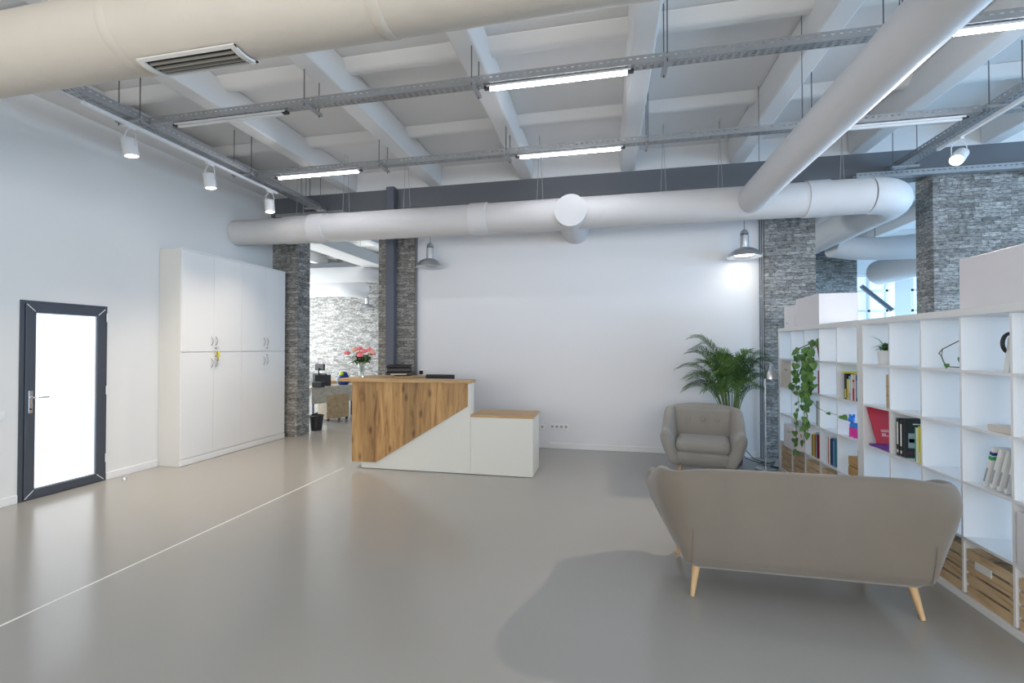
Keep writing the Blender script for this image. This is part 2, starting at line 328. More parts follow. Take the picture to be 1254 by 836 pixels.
h = MB().box(XL+0.024, XL+0.032, 3.555, 3.59, 0.90, 1.13).build('handle_plate', 'chrome', D0, bevel=0.003)
MB().tube([(XL+0.03, 3.572, 1.06), (XL+0.075, 3.572, 1.06), (XL+0.078, 3.60, 1.06), (XL+0.078, 3.70, 1.055)], 0.010, 8).build('door_handle', 'chrome', h, smooth=True)
MB().lathe([(0.008, 0), (0.008, 0.006)], (XL+0.032, 3.572, 0.94), 10, Matrix.Rotation(PI/2, 3, 'Y')).build('keyhole', 'dark', h)
for z in (0.22, 1.02, 1.88): MB().tube([(XL+0.03, 4.298, z), (XL+0.03, 4.298, z+0.10)], 0.008, 8).build('hinge', 'white', D0)

# ---- stone pillars with haunches, dark steel beam, grey post
def pillar(x0, x1, label, hl=True, hr=True, y0=7.05, y1=7.40, top=3.90):
    hw = 0.28
    pts = [(x0, 0), (x1, 0)]
    if hr: pts += [(x1, top-0.48), (x1+hw, top-0.18), (x1+hw, top)]
    else: pts += [(x1, top)]
    if hl: pts += [(x0-hw, top), (x0-hw, top-0.18), (x0, top-0.48)]
    else: pts += [(x0, top)]
    o = MB().prism([(p[0]-x0, p[1]) for p in pts], 'y', 0, y1-y0).build('stone_pillar', 'stone', loc=(x0, y0, 0), bevel=0.006)
    return tag(o, label, 'pillar', 'stone clad pillars')
pillar(XL+0.001, -5.34, 'stacked grey stone pillar beside the tall white cabinet', False, False)
pillar(-3.78, -3.121, 'stacked grey stone pillar behind the reception desk, grey post in front of it')
pillar(2.22, 2.88, 'stacked grey stone pillar behind the palm and floor lamp')
pillar(4.29, 5.75, 'wide stacked grey stone pillar at the far right beyond the shelves', False, False)
pillar(4.6, 6.25, 'distant bluish stone pillar seen between the middle and right pillars', False, False, 13.0, 13.19)
tag(MB().box(XL+0.002, 9.6, 7.0, 7.36, 3.90, ZC).build('steel_beam', 'steel_dark', bevel=0.006), 'dark grey painted beam running above the stone pillars', 'beam')
tag(MB().box(-9.8, 9.5, 12.7, 12.98, 3.90, ZC).build('steel_beam', 'steel_dark', bevel=0.006), 'distant grey beam in the far room behind the pillars', 'beam')
tag(MB().box(-3.55, -3.41, 6.86, 6.98, 0, ZC).build('steel_post', 'post', bevel=0.008), 'slim dark grey square steel post in front of stone pillar', 'post')

# floor joint strip
tag(MB().box(-3.372, -3.358, -4, 5.38, 0.0, 0.0025).build('floor_joint_strip', 'groove'), 'thin pale joint strip across the floor to the reception desk', 'floor strip')

# conduits round the white wall opening
def conduit(xs, s, label):
    t = thing('cable_conduit', label, 'conduit', (xs, 7.03, 0))
    p = [(0, 0, 0.0), (0, 0, 3.36), (0.012*s, 0, 3.42), (0.30*s, 0, 3.70), (0.36*s, 0, 3.88)]
    MB().tube(p, 0.011, 8).build('pipe', 'rod', t, smooth=True)
    MB().tube([(a+0.026, b, c_) for a, b, c_ in p], 0.009, 8).build('pipe', 'rod', t, smooth=True)
    for z in (0.5, 1.1, 1.7, 2.3, 2.9): MB().box(-0.014, 0.040, -0.012, 0.018, z, z+0.015).build('clip', 'galv', t)
conduit(-3.10, 1, 'thin dark cable pipes up the edge of the pillar by the desk')
conduit(2.155, -1, 'thin dark cable pipes up the edge of the pillar behind the palm')

# ================================================================== DUCTS
R0 = 0.213; ZD = 3.42
duct = thing('ventilation_duct', 'long white round ventilation duct crossing the room before the back wall', 'duct', (0, 6.25, ZD))
pts = [(-5.35, 0, 0), (-5.30, 0, 0)]
def ctube(pts, r, n=40): return MB().tube(pts, r, n)
mr = MB().tube([(-5.84, 0, 0), (-4.95, 0, 0), (-4.93, 0, 0), (3.12, 0, 0)], [R0-0.012, R0-0.012, R0, R0], 40); mr.build('main_run', 'duct', duct, smooth=True)
for x in (-4.45, -1.9, 2.42): MB().tube([(x, 0, 0), (x+0.004, 0, 0), (x+0.26, 0, 0), (x+0.264, 0, 0)], [R0+0.001, R0+0.012, R0+0.012, R0+0.001], 40, caps=False).build('joint_sleeve', 'duct', duct, smooth=True)
el = [(3.12 + 0.42*math.sin(a), 0.42*(1-math.cos(a)), 0) for a in [PI/2*i/10 for i in range(11)]]
MB().tube(el + [(3.54, 6.3, 0)], R0+0.004, 40).build('elbow_run', 'duct', duct, smooth=True)
MB().tube([(-0.456, -0.23, -0.02), (-0.456, 0.839, -0.02)], 0.212, 40).build('stub_branch', 'duct', duct, smooth=True)
MB().tube([(-0.456, -0.236, -0.02), (-0.456, -0.230, -0.02)], 0.214, 40).build('end_cap', 'capw', duct, smooth=True)
MB().tube([(1.77, -3.90, 0), (1.77, -0.08, 0)], 0.166, 36).build('branch_run', 'duct', duct, smooth=True)
for x, y in ((-4.7, 0), (-3.9, 0.0), (-2.9, 0), (-0.9, 0), (0.75, 0), (1.45, 0), (2.85, 0)):
    for dy in (-0.03, 0.035):
        MB().tube([(x+dy*1.2, dy, R0-0.04), (x, dy, ZS-ZD-0.01)], 0.0035, 6).build('hanger_wire', 'galv', duct)
for y in (-3.2, -1.85, -0.7):
    MB().tube([(1.70, y, 0.14), (1.70, y, ZS-ZD-0.01)], 0.0035, 6).build('hanger_wire', 'rod', duct)

fd = thing('ventilation_duct', 'large cream wrapped ventilation duct overhead nearest the viewer', 'duct', (0, 2.13, ZD))
MB().tube([(-5.85+0.02, 0, 0), (-2.9, 0, 0), (0, 0, 0), (3.4, 0, 0)], 0.213, 48).build('main_run', 'duct_front', fd, smooth=True)
for x in (-2.72, -1.15): MB().tube([(x, 0, 0), (x+0.01, 0, 0), (x+0.06, 0, 0), (x+0.07, 0, 0)], [0.2135, 0.217, 0.217, 0.2135], 48, caps=False).build('wrap_seam', 'duct_front', fd, smooth=True)
MB().tube([(-2.62, -0.12, 0.17), (-2.62, -0.12, ZS-ZD-0.01)], 0.006, 6).build('hanger_rod', 'rod', fd)
MB().tube([(0.4, 0.12, 0.17), (0.4, 0.12, ZS-ZD-0.01)], 0.006, 6).build('hanger_rod', 'rod', fd)
# grille curved round the underside
def arcpanel(x0, x1, a0, a1, r, n=10):
    vs = []; 
    for i in range(n+1):
        a = math.radians(a0 + (a1-a0)*i/n)
        vs += [(x0, r*math.sin(a), -r*math.cos(a)), (x1, r*math.sin(a), -r*math.cos(a))]
    return vs, [(2*i, 2*i+1, 2*i+3, 2*i+2) for i in range(n)]
gb = MB(); gb.add(*arcpanel(-2.575, -1.975, -19, 24, 0.216)); gr = gb.build('supply_grille', 'gapdark', fd, solid=0.002)
gf = MB()
for a in ((-2.60, -2.565, -20, 26), (-1.985, -1.95, -20, 26), (-2.60, -1.95, -20, -15), (-2.60, -1.95, 20, 28)): gf.add(*arcpanel(*a, 0.226))
gf.build('grille_frame', 'cream', gr, solid=0.012)
gv = MB()
for a in (-8, 1, 10): 
    ar = math.radians(a); gv.obox((-2.275, 0.222*math.sin(ar), -0.222*math.cos(ar)), (0.56, 0.004, 0.018), (ar+0.5, 0, 0))
gv.build('louvre', 'louv', gr)

# far-room ducts
def fduct(pts, r, label): 
    t = thing('ventilation_duct', label, 'duct', pts[0])
    p0 = Vector(pts[0]); MB().tube([Vector(p)-p0 for p in pts], r, 28).build('main_run', 'duct', t, smooth=True)
    for q in pts[1:-1:2] or [Vector(pts[0]).lerp(Vector(pts[-1]), 0.3)]:
        q = Vector(q)-p0; MB().tube([q+Vector((0, 0, r-0.02)), (q.x, q.y, ZS-p0.z)], 0.005, 6).build('hanger_rod', 'rod', t)
    return t
fduct([(9.3, 8.7, 3.24), (4.45, 8.7, 3.24), (4.15, 8.68, 3.25), (3.765, 8.62, 3.30)], 0.19, 'bluish duct crossing the right-hand room behind the pillars')
fduct([(6.55, 9.2, 3.40), (6.55, 12.6, 3.40)], 0.30, 'thick pale duct running away beside the distant stone pillar')
fduct([(-9.7, 10.6, 3.46), (-6.2, 10.6, 3.46), (-5.95, 10.66, 3.46), (-5.78, 10.85, 3.46), (-5.74, 11.1, 3.46), (-5.74, 12.65, 3.46)], 0.20, 'upper white duct in the bright left room')
fduct([(-9.7, 11.9, 3.30), (-7.55, 11.9, 3.30), (-7.2, 12.0, 3.28), (-7.05, 12.3, 3.26)], 0.24, 'lower white duct in the bright left room')
tag(MB().box(-6.05, -5.5, 7.45, 12.65, 3.62, 3.88).build('ceiling_girder', 'paint', bevel=0.01), 'pale girder above the duct in the bright left room', 'girder')
wc = thing('window_brace', 'white column with slanting grey brace by the far blue windows', 'brace', (7.35, 13.6, 0))
MB().box(0, 0.35, -0.1, 0.1, 0, 3.6).build('column', 'white', wc)
MB().tube([(-0.05, -0.05, 2.55), (-0.75, -0.05, 3.2)], 0.06, 8).build('brace_bar', 'post', wc)

# ================================================================== CABLE TRAYS
def perf_strip(mb, p0, ux, uy, L, H, pitch, holew, rows):
    """strip along ux (length L) and uy (height H) with rectangular holes; rows = [(lo,hi)] fractions"""
    p0, ux, uy = Vector(p0), Vector(ux), Vector(uy)
    n = int(L / pitch); us = []
    for i in range(n): us += [(i*pitch, i*pitch+pitch-holew, False), (i*pitch+pitch-holew, (i+1)*pitch, True)]
    us.append((n*pitch, L, False))
    vs_ = [0.0]; hole = []
    for a, b in rows: vs_ += [a, b]
    vs_.append(1.0)
    for j in range(len(vs_)-1):
        hl = j % 2 == 1
        if not hl:
            a, b = 0, L; mb.add([p0+ux*a+uy*vs_[j]*H, p0+ux*b+uy*vs_[j]*H, p0+ux*b+uy*vs_[j+1]*H, p0+ux*a+uy*vs_[j+1]*H], [(0,1,2,3)])
        else:
            for a, b, h_ in us:
                if not h_: mb.add([p0+ux*a+uy*vs_[j]*H, p0+ux*b+uy*vs_[j]*H, p0+ux*b+uy*vs_[j+1]*H, p0+ux*a+uy*vs_[j+1]*H], [(0,1,2,3)])
def tray(p0, axis, L, W, H, label, hangers, cat='cable tray', pitch=0.06):
    t = thing('cable_tray', label, cat, p0)
    ux = (1,0,0) if axis == 'x' else (0,1,0); wx = (0,1,0) if axis == 'x' else (1,0,0)
    mb = MB(); uxv, wv = Vector(ux), Vector(wx)
    perf_strip(mb, (0,0,0), ux, (0,0,1), L, H, pitch, 0.026, [(0.55, 0.72)])
    perf_strip(mb, wv*W, ux, (0,0,1), L, H, pitch, 0.026, [(0.55, 0.72)])
    perf_strip(mb, (0,0,0), ux, wx, L, W, pitch, 0.032, [(0.15, 0.27), (0.44, 0.56), (0.73, 0.85)])
    for sgn in (0, 1):   # rolled lip
        q = wv*W*sgn + Vector((0,0,H)); i = wv*0.012*(1 if sgn == 0 else -1)
        mb.add([q, q+uxv*L, q+uxv*L+i, q+i], [(0,1,2,3)])
    mb.build('tray_channel', 'galv', t, solid=0.0025)
    for a in hangers:
        b = MB()
        if axis == 'x':
            b.box(a-0.02, a+0.02, -0.10, W+0.10, -0.028, -0.004)
            for dy in (-0.07, W+0.07): MB().tube([(a, dy, -0.05), (a, dy, ZS-p0[2]-0.02)], 0.0055, 6).build('hanger_rod', 'rod', t)
        else:
            b.box(-0.08, W+0.08, a-0.02, a+0.02, -0.028, -0.004)
            for dx in (-0.06, W+0.06): MB().tube([(dx, a, -0.05), (dx, a, ZS-p0[2]-0.02)], 0.0055, 6).build('hanger_rod', 'rod', t)
        b.build('support_bracket', 'galv', t)
    return t
ZT = 3.93
tray((-4.70, 3.86, ZT), 'x', 8.39, 0.09, 0.07, 'nearer perforated steel cable tray carrying tube lights across the room', [1.89, 3.55, 5.19, 6.83])
tray((-4.70, 5.35, ZT), 'x', 8.39, 0.09, 0.07, 'farther perforated steel cable tray carrying tube lights across the room', [1.87, 3.53, 5.17, 6.83])
tray((-4.86, 2.6, ZT-0.01), 'y', 4.36, 0.15, 0.075, 'perforated cable tray running back along the left wall', [1.12, 2.60, 4.1])
tray((3.70, 2.6, ZT-0.01), 'y', 4.36, 0.15, 0.075, 'perforated cable tray running back above the shelves at right', [1.05, 2.60, 4.1])
tray((3.88, 5.35, ZT), 'x', 5.0, 0.09, 0.07, 'perforated cable tray continuing past the right-hand tray crossing', [1.4, 3.2])
tray((3.3, 6.86, 3.84), 'x', 5.9, 0.09, 0.075, 'perforated tray running along the dark beam at the right', [2.0, 4.5])
tray((-5.6, 6.82, 3.83), 'x', 1.3, 0.09, 0.05, 'short perforated tray end by the left end of the beam', [0.55])

# tube lights
def tube_light(x0, y, label, lit=True, L=1.19):
    t = thing('tube_light', label, 'tube light', (x0, y, ZT-0.032), 0, 'tube lights under the cable trays')
    MB().box(-0.03, L+0.03, 0.012, 0.062, 0.006, 0.026).build('housing', 'white', t, bevel=0.003)
    MB().tube([(0, 0.037, -0.006), (L, 0.037, -0.006)], 0.0145, 14).build('tube', 'tube' if lit else 'tubeoff', t, smooth=True)
    for a in (-0.055, L+0.0): MB().box(a, a+0.055, 0.017, 0.057, -0.004, 0.016).build('end_connector', 'dark', t)
    return t
tube_light(-1.01, 3.87, 'lit white tube light under the nearer tray, centre of the ceiling')
tube_light(2.44, 3.87, 'lit white tube light under the nearer tray, right of the diagonal duct')
tube_light(-4.38, 3.87, 'unlit tube light at the left end of the nearer tray', False, 1.25)
tube_light(-4.38, 5.36, 'lit white tube light at the left end of the farther tray')
tube_light(-1.02, 5.36, 'lit white tube light at the middle of the farther tray')
tube_light(2.35, 5.36, 'unlit tube light on the farther tray right of the diagonal duct', False)

# lighting tracks + spots
def track(x, y0, y1, label):
    o = MB().box(-0.018, 0.018, 0, y1-y0, 0, 0.034).build('lighting_track', 'white', loc=(x, y0, 3.857), bevel=0.003); tag(o, label, 'lighting track')
track(-4.80, 3.3, 5.86, 'slim white lighting track under the left cable tray')
track(3.78, 2.6, 6.12, 'slim white lighting track under the right cable tray')
def spot(x, y, label, aim=(0,0,-1), power=40, zc=3.64):
    t = thing('spotlight', label, 'spotlight', (x, y, 3.857), 0, 'track spotlights')
    d = Vector(aim).normalized(); q = Vector((0,0,-1)).rotation_difference(d).to_matrix(); cz = Vector((0, 0, zc-3.857))
    MB().box(-0.018, 0.018, -0.05, 0.05, -0.022, 0).build('track_adapter', 'white', t, bevel=0.003)
    yk = MB(); 
    for s in (-1, 1): yk.tube([(0.0, 0, -0.015), (0.05*s, 0, -0.045), (0.072*s, 0, -0.10), (0.072*s, 0, cz.z+0.01)], 0.005, 6)
    yk.build('yoke', 'white', t, smooth=True)
    MB().lathe([(0.058, 0.085), (0.064, 0.075), (0.066, -0.075), (0.064, -0.09), (0.058, -0.09), (0.058, -0.075), (0.001, -0.074)], cz, 28, q).build('lamp_can', 'white', t, smooth=True)
    MB().lathe([(0.056, -0.0755), (0.056, -0.082)], cz, 24, q).build('lens', 'spotlens', t)
    l = bpy.data.lights.new('spot_beam', 'SPOT'); l.energy = power; l.color = (1.0, 0.84, 0.66); l.spot_size = math.radians(95); l.spot_blend = 0.9; l.shadow_soft_size = 0.04
    lo = bpy.data.objects.new('spot_beam', l); COL.objects.link(lo); lo.parent = t; lo.location = cz + d*0.095
    lo.rotation_euler = d.to_track_quat('-Z', 'Y').to_euler()
spot(-4.80, 3.74, 'white track spotlight nearest the viewer by the left wall', (0.1, 0.15, -1), 110)
spot(-4.80, 4.70, 'white track spotlight in the middle of the left track', (0.1, 0.1, -1), 110)
spot(-4.80, 5.72, 'white track spotlight at the far end of the left track', (0.1, 0.0, -1), 110)
spot(3.78, 5.80, 'tilted white track spotlight above the shelves at the right', (-0.72, -0.58, -0.72), 330, 3.66)

# pendants
def pendant(x, y, z, label, lit, s=1.0):
    t = thing('pendant_lamp', label, 'pendant lamp', (x, y, z), 0, 'aluminium pendant lamps')
    MB().tube([(0,0,0.37*s), (0,0,3.88-z if y > 7 else 3.9-z)], 0.004, 6).build('cord', 'rod', t)
    MB().lathe([(0.008, 0.39*s), (0.035*s, 0.375*s), (0.052*s, 0.34*s), (0.055*s, 0.32*s)], (0,0,0), 28).build('cap', 'alu', t, smooth=True)
    MB().lathe([(0.05*s, 0.322*s), (0.05*s, 0.305*s)], (0,0,0), 28).build('vent_ring', 'dark', t)
    MB().lathe([(0.056*s, 0.306*s), (0.058*s, 0.13*s), (0.05*s, 0.128*s)], (0,0,0), 28).build('lamp_body', 'alu', t, smooth=True)
    MB().add(*lathe_open([(0.05*s, 0.135*s), (0.10*s, 0.125*s), (0.16*s, 0.09*s), (0.205*s, 0.04*s), (0.222*s, 0.0), (0.215*s, 0.002*s), (0.16*s, 0.07*s), (0.09*s, 0.105*s), (0.05*s, 0.115*s)], 36)).build('lamp_shade', 'alu', t, smooth=True)
    MB().lathe([(0.13*s, 0.045*s), (0.13*s, 0.035*s), (0.10*s, 0.025*s), (0.002, 0.02*s)], (0,0,0), 28).build('diffuser', 'pendlens' if lit else 'pendoff', t, smooth=True)
    if lit:
        l = bpy.data.lights.new('pendant_light', 'SPOT'); l.energy = 4; l.color = (1, 0.95, 0.85); l.spot_size = math.radians(150); l.spot_blend = 0.8; l.shadow_soft_size = 0.1
        lo = bpy.data.objects.new('pendant_light', l); COL.objects.link(lo); lo.parent = t; lo.location = (0, 0, 0.0)
def lathe_open(prof, n):
    vs = [(r*math.cos(2*PI*k/n), r*math.sin(2*PI*k/n), z) for r, z in prof for k in range(n)]
    return vs, [(i*n+k, i*n+(k+1)%n, (i+1)*n+(k+1)%n, (i+1)*n+k) for i in range(len(prof)-1) for k in range(n)]
pendant(-2.75, 6.80, 2.86, 'unlit aluminium pendant lamp hanging by the reception desk', False)
pendant(1.888, 6.80, 2.83, 'lit aluminium pendant lamp hanging above the palm', True)
pendant(-7.3, 12.9, 2.80, 'small white pendant lamp in the bright room at the left', False)

# ================================================================== CABINET
cab = thing('storage_cabinet', 'tall white eight-door storage cabinet against the left wall', 'cabinet', (-5.85, 4.96, 0))
W, Dp, Hc = 1.98, 0.355, 2.896
MB().box(0.002, Dp-0.018, 0, W, 0.0, Hc).build('body', 'cream', cab, bevel=0.002)
MB().box(Dp-0.018, Dp+0.004, 0, W, 0.004, 0.088).build('plinth', 'white', cab, bevel=0.003)
MB().box(Dp-0.018, Dp+0.006, 0, W, Hc-0.018, Hc+0.004).build('cornice', 'white', cab, bevel=0.002)
ys = [0.0, 0.515, 1.02, 1.525, 1.98]
ys = [0.004, 0.508, 1.013, 1.512, W-0.004]
hand = None
for i in range(4):
    for (z0, z1, up_) in ((0.098, 1.508, 0), (1.518, Hc-0.02, 1)):
        d = MB().box(Dp-0.016, Dp+0.002, ys[i]+0.0015, ys[i+1]-0.0015, z0, z1).build('cabinet_door', 'white', cab, bevel=0.0015)
        hy = ys[i+1]-0.035 if i % 2 == 0 else ys[i]+0.035
        zc_ = 1.67 if up_ else 1.36
        arc = [(Dp+0.002+0.030*math.sin(PI*k/10), hy, zc_-0.065+0.13*k/10) for k in range(11)]
        MB().tube(arc, 0.0055, 8).build('handle', 'alu' if False else 'galv', d, smooth=True)
        if i in (1, 3): MB().tube([(Dp, hy, 1.565 if up_ else 1.45), (Dp+0.012, hy, 1.565 if up_ else 1.45)], 0.009, 8).build('lock', 'dark', d)
ks = thing('key_bunch', 'bunch of keys with a yellow tag hanging from the cabinet lock', 'keys', (-5.484, 5.503, 1.565))
MB().tube([(0.0,0,0), (0.03,0,0)], 0.004, 6).build('key', 'chrome', ks)
MB().tube([(0.03+0.0*math.cos(a), 0.018*math.sin(a), -0.018-0.018*math.cos(a)+0.018) for a in [PI*2*k/12 for k in range(13)]], 0.0022, 5).build('key_ring', 'chrome', ks)
MB().obox((0.032, 0.012, -0.085), (0.006, 0.035, 0.075), (0.15, 0, 0)).build('tag', 'yellow', ks, bevel=0.002)
MB().obox((0.032, -0.014, -0.07), (0.005, 0.022, 0.06), (-0.2, 0, 0)).build('key', 'gold', ks)
MB().obox((0.028, 0.002, -0.15), (0.005, 0.02, 0.06), (0.1, 0, 0)).build('key', 'gold', ks)

# ================================================================== RECEPTION DESK
dk = thing('reception_desk', 'oak and white reception desk with slanted oak front', 'reception desk', (-3.3, 5.42, 0))
MB().box(0.16, 1.645, 0, 0.03, 0.006, 1.13).box(0.16, 0.19, 0.03, 0.62, 0.006, 1.13).box(1.615, 1.645, 0.03, 0.16, 0.006, 1.13).build('desk_body', 'deskwhite', dk, bevel=0.002)
MB().prism([(0.035, 0.088), (0.37, 0.088), (1.612, 0.845), (1.612, 1.13), (0.035, 1.13)], 'y', -0.022, -0.001).build('front_panel', 'oak', dk, bevel=0.002)
MB().box(0.035, 0.06, 0.0, 0.70, 0.088, 1.13).build('side_panel', 'deskwhite', dk, bevel=0.002)
MB().prism([(-0.16, -0.05), (1.655, -0.05), (1.655, 0.20), (0.26, 0.20), (0.26, 0.74), (-0.16, 0.74)], 'z', 1.13, 1.168).build('counter_top', 'oaktop', dk, bevel=0.003)
MB().box(0.192, 1.35, 0.17, 0.60, 0.70, 0.725).build('work_top', 'oaktop', dk, bevel=0.002)
MB().box(0.18, 1.63, 0.012, 0.028, 0.0, 0.006).build('shadow_gap_strip', 'gapdark', dk)  # near-black strip painted in for the shade line under the desk
lc = thing('low_cabinet', 'low white cabinet with oak top joined to the reception desk', 'cabinet', (-1.653, 5.42, 0))
MB().box(0.0, 0.785, 0, 0.51, 0.006, 0.712).build('body', 'deskwhite', lc, bevel=0.002)
MB().box(0.0, 0.79, -0.006, 0.515, 0.712, 0.742).build('top', 'oaktop', lc, bevel=0.002)
MB().box(0.01, 0.775, 0.01, 0.5, 0.0, 0.006).build('shadow_gap_strip', 'gapdark', lc)  # near-black base layer, painted shade line below the cabinet

# vase of roses
sc = thing('side_counter', 'oak topped side counter carrying the printer by the grey post', 'counter', (-3.46, 6.20, 0))
MB().prism([(0, 0), (0.34, 0.12), (0.80, 0.55), (0.80, 0.64), (0, 0.64)], 'z', 1.10, 1.13).build('top', 'oaktop', sc, bevel=0.002)
MB().prism([(0.02, 0.03), (0.33, 0.15), (0.33, 0.62), (0.02, 0.62)], 'z', 0.0, 1.10).build('body', 'deskwhite', sc); MB().tube([(0.75, 0.58, 0), (0.75, 0.58, 1.10)], 0.015, 8).build('leg', 'dark', sc)
vs = thing('rose_vase', 'glass vase of pink roses on the reception counter', 'vase', (-3.33, 5.74, 1.168))
MB().add(*lathe_open([(0.002, 0.0), (0.036, 0.0), (0.038, 0.01), (0.034, 0.08), (0.045, 0.18), (0.042, 0.18), (0.031, 0.08), (0.034, 0.014), (0.002, 0.012)], 24)).build('vase', 'glass', vs, smooth=True)
heads = [(-0.20, 0.33), (-0.10, 0.375), (-0.065, 0.32), (-0.045, 0.39), (0.055, 0.355), (0.13, 0.375), (0.125, 0.32), (0.155, 0.345), (0.02, 0.30)]
stm = MB(); lfm = MB()
def leaf(mb, p, d, L, Wd, up=Vector((0,0,1)), droop=0.3, n=4):
    d = Vector(d).normalized(); s_ = d.cross(up); s_ = s_.normalized() if s_.length > 1e-3 else Vector((1,0,0)); u = s_.cross(d)
    vs_ = []; p = Vector(p)
    for i in range(n+1):
        t = i/n; wd = Wd*math.sin(PI*min(1, t*0.85+0.12))**0.8 * (1-t**3)
        c_ = p + d*L*t + u*(0.12*L*math.sin(PI*t)) - Vector((0,0,1))*droop*L*t*t
        vs_ += [c_ - s_*wd/2 + u*wd*0.15, c_, c_ + s_*wd/2 + u*wd*0.15]
    fs = []
    for i in range(n): a = 3*i; fs += [(a, a+1, a+4, a+3), (a+1, a+2, a+5, a+4)]
    mb.add(vs_, fs)
for i, (hx, hz) in enumerate(heads):
    hy = random.uniform(-0.08, 0.08); 
    stm.tube([(0, 0, 0.02), (hx*0.15, hy*0.2, 0.17), (hx*0.7, hy*0.7, hz*0.75), (hx, hy, hz-0.02)], 0.003, 5)
    for k in range(9):
        t = random.uniform(0.42, 0.8); a = random.uniform(0, 2*PI)
        leaf(lfm, (hx*t*0.9, hy*t, 0.10+hz*t*0.65), (math.cos(a), math.sin(a), random.uniform(-0.2, 0.5)), random.uniform(0.08, 0.12), 0.05)
    b = MB()
    for lay in range(3):
        r = 0.031-0.008*lay
        for k in range(5):
            a = 2*PI*k/5 + lay*0.6
            cx, cy = 0.010*math.cos(a)*(2-lay), 0.010*math.sin(a)*(2-lay)
            pr_ = [(0.002, -0.022), (r*0.6, -0.018), (r*0.82, 0.0), (r*0.72, 0.02+0.004*lay), (r*0.5, 0.016+0.004*lay), (0.002, 0.005)]
            b.lathe(pr_, (hx+cx, hy+cy, hz+0.004*lay), 8)
    b.build('rose_bloom', 'rosepale' if i in (7, 1) else 'rose', vs, smooth=True)
stm.build('stems', 'stem', vs, smooth=True); lfm.build('foliage', 'leafdark', vs, smooth=True)

# printer, wall controller, task chair
pt = thing('printer', 'black printer on the counter in front of the stone pillar', 'printer', (-3.385, 6.54, 1.1305), 0.35)
MB().box(0, 0.40, 0, 0.22, 0, 0.055).build('base', 'dark', pt, bevel=0.01)
MB().box(0.01, 0.39, 0.06, 0.22, 0.055, 0.125).build('body', 'dark', pt, bevel=0.012)
MB().obox((0.20, 0.12, 0.15), (0.39, 0.22, 0.022), (0.10, 0, 0)).build('lid', 'black', pt, bevel=0.008)
MB().box(0.09, 0.33, -0.10, 0.06, 0.02, 0.032).build('paper_tray', 'beigebox', pt, bevel=0.002)
wcn = thing('wall_controller', 'white wall controller with black screen beside the desk pillar', 'controller', (-3.05, 7.09, 1.09))
MB().box(0, 0.16, -0.03, -0.0005, 0.0, 0.12).build('housing', 'white', wcn, bevel=0.004)
MB().box(0.012, 0.075, -0.034, -0.03, 0.04, 0.10).build('screen', 'dark', wcn)
oc = thing('office_chair', 'black office chair behind the reception desk', 'chair', (-2.36, 6.42, 0), PI)
MB().box(-0.22, 0.22, 0.17, 0.21, 0.72, 1.185).build('backrest', 'dark', oc, bevel=0.018, seg=4)
MB().box(-0.24, 0.24, -0.25, 0.2, 0.44, 0.51).build('seat', 'dark', oc, bevel=0.03, seg=4)
MB().tube([(0, 0, 0.08), (0, 0, 0.44)], 0.025, 12).tube([(0, 0.1, 0.44), (0, 0.22, 0.5), (0, 0.215, 0.8)], 0.018, 8).build('column', 'dark', oc, smooth=True)
for k in range(5):
    a = 2*PI*k/5; MB().tube([(0, 0, 0.09), (0.28*math.cos(a), 0.28*math.sin(a), 0.06)], [0.025, 0.014], 8).build('leg', 'dark', oc)
    MB().tube([(0.28*math.cos(a)-0.02, 0.28*math.sin(a), 0.03), (0.28*math.cos(a)+0.02, 0.28*math.sin(a), 0.03)], 0.03, 12).build('castor', 'dark', oc)

# sockets and switch
def socket(x, z, n, label, y=7.09, dark=False):
    t = thing('wall_socket', label, 'socket', (x, y, z)); s_ = 0.071
    MB().box(0, s_*n, -0.012, -0.0005, 0, 0.08).build('plate', 'paper', t, bevel=0.002)
    k = MB()
    for i in range(n): k.lathe([(0.02, 0), (0.02, 0.003)], (s_*(i+0.5), -0.012, 0.04), 14, Matrix.Rotation(PI/2, 3, 'X'))
    k.build('socket_hole', 'dark' if dark else 'greycover', t)
socket(-0.86, 0.30, 4, 'white four-gang wall socket right of the low cabinet'); bpy.data.objects
socket(-1.02, 0.29, 1, 'single white socket at the edge of the low cabinet')
socket(1.72, 0.45, 3, 'white wall socket with black plugs behind the palm', dark=True)
lsw = thing('light_switch', 'white light switch on the left wall near the glazed door', 'switch', (XL, 3.30, 0.86))
MB().box(0.0005, 0.011, 0, 0.08, 0, 0.08).build('plate', 'paper', lsw, bevel=0.002); MB().box(0.011, 0.015, 0.012, 0.068, 0.012, 0.068).build('rocker', 'white', lsw, bevel=0.002)
dsb = tag(MB().lathe([(0.02, 0), (0.02, 0.012), (0.014, 0.03), (0.003, 0.034)], (0, 0, 0), 16).build('door_stop', 'alu', loc=(-5.62, 4.36, 0), smooth=True), 'small metal door stop on the floor by the glazed door', 'door stop')
pc = thing('power_cable', 'black power cables trailing from the socket behind the palm', 'cable', (1.8, 7.05, 0))
for k, (x0, x1) in enumerate(((0.0, 0.12), (0.07, 0.22))):
    MB().tube([(x0-0.045, -0.005, 0.49), (x0-0.045, -0.04, 0.47), (x0, -0.08, 0.2), (x1, -0.15, 0.02), (x1+0.12, -0.35, 0.012), (x1+0.25, -0.22, 0.012), (x1+0.1, -0.5, 0.012), (x1+0.3, -0.6, 0.012)], 0.006, 6).build('cord', 'dark', pc, smooth=True)
    MB().tube([(x0-0.045, 0.02, 0.49), (x0-0.045, -0.02, 0.49)], 0.018, 10).build('plug', 'dark', pc)

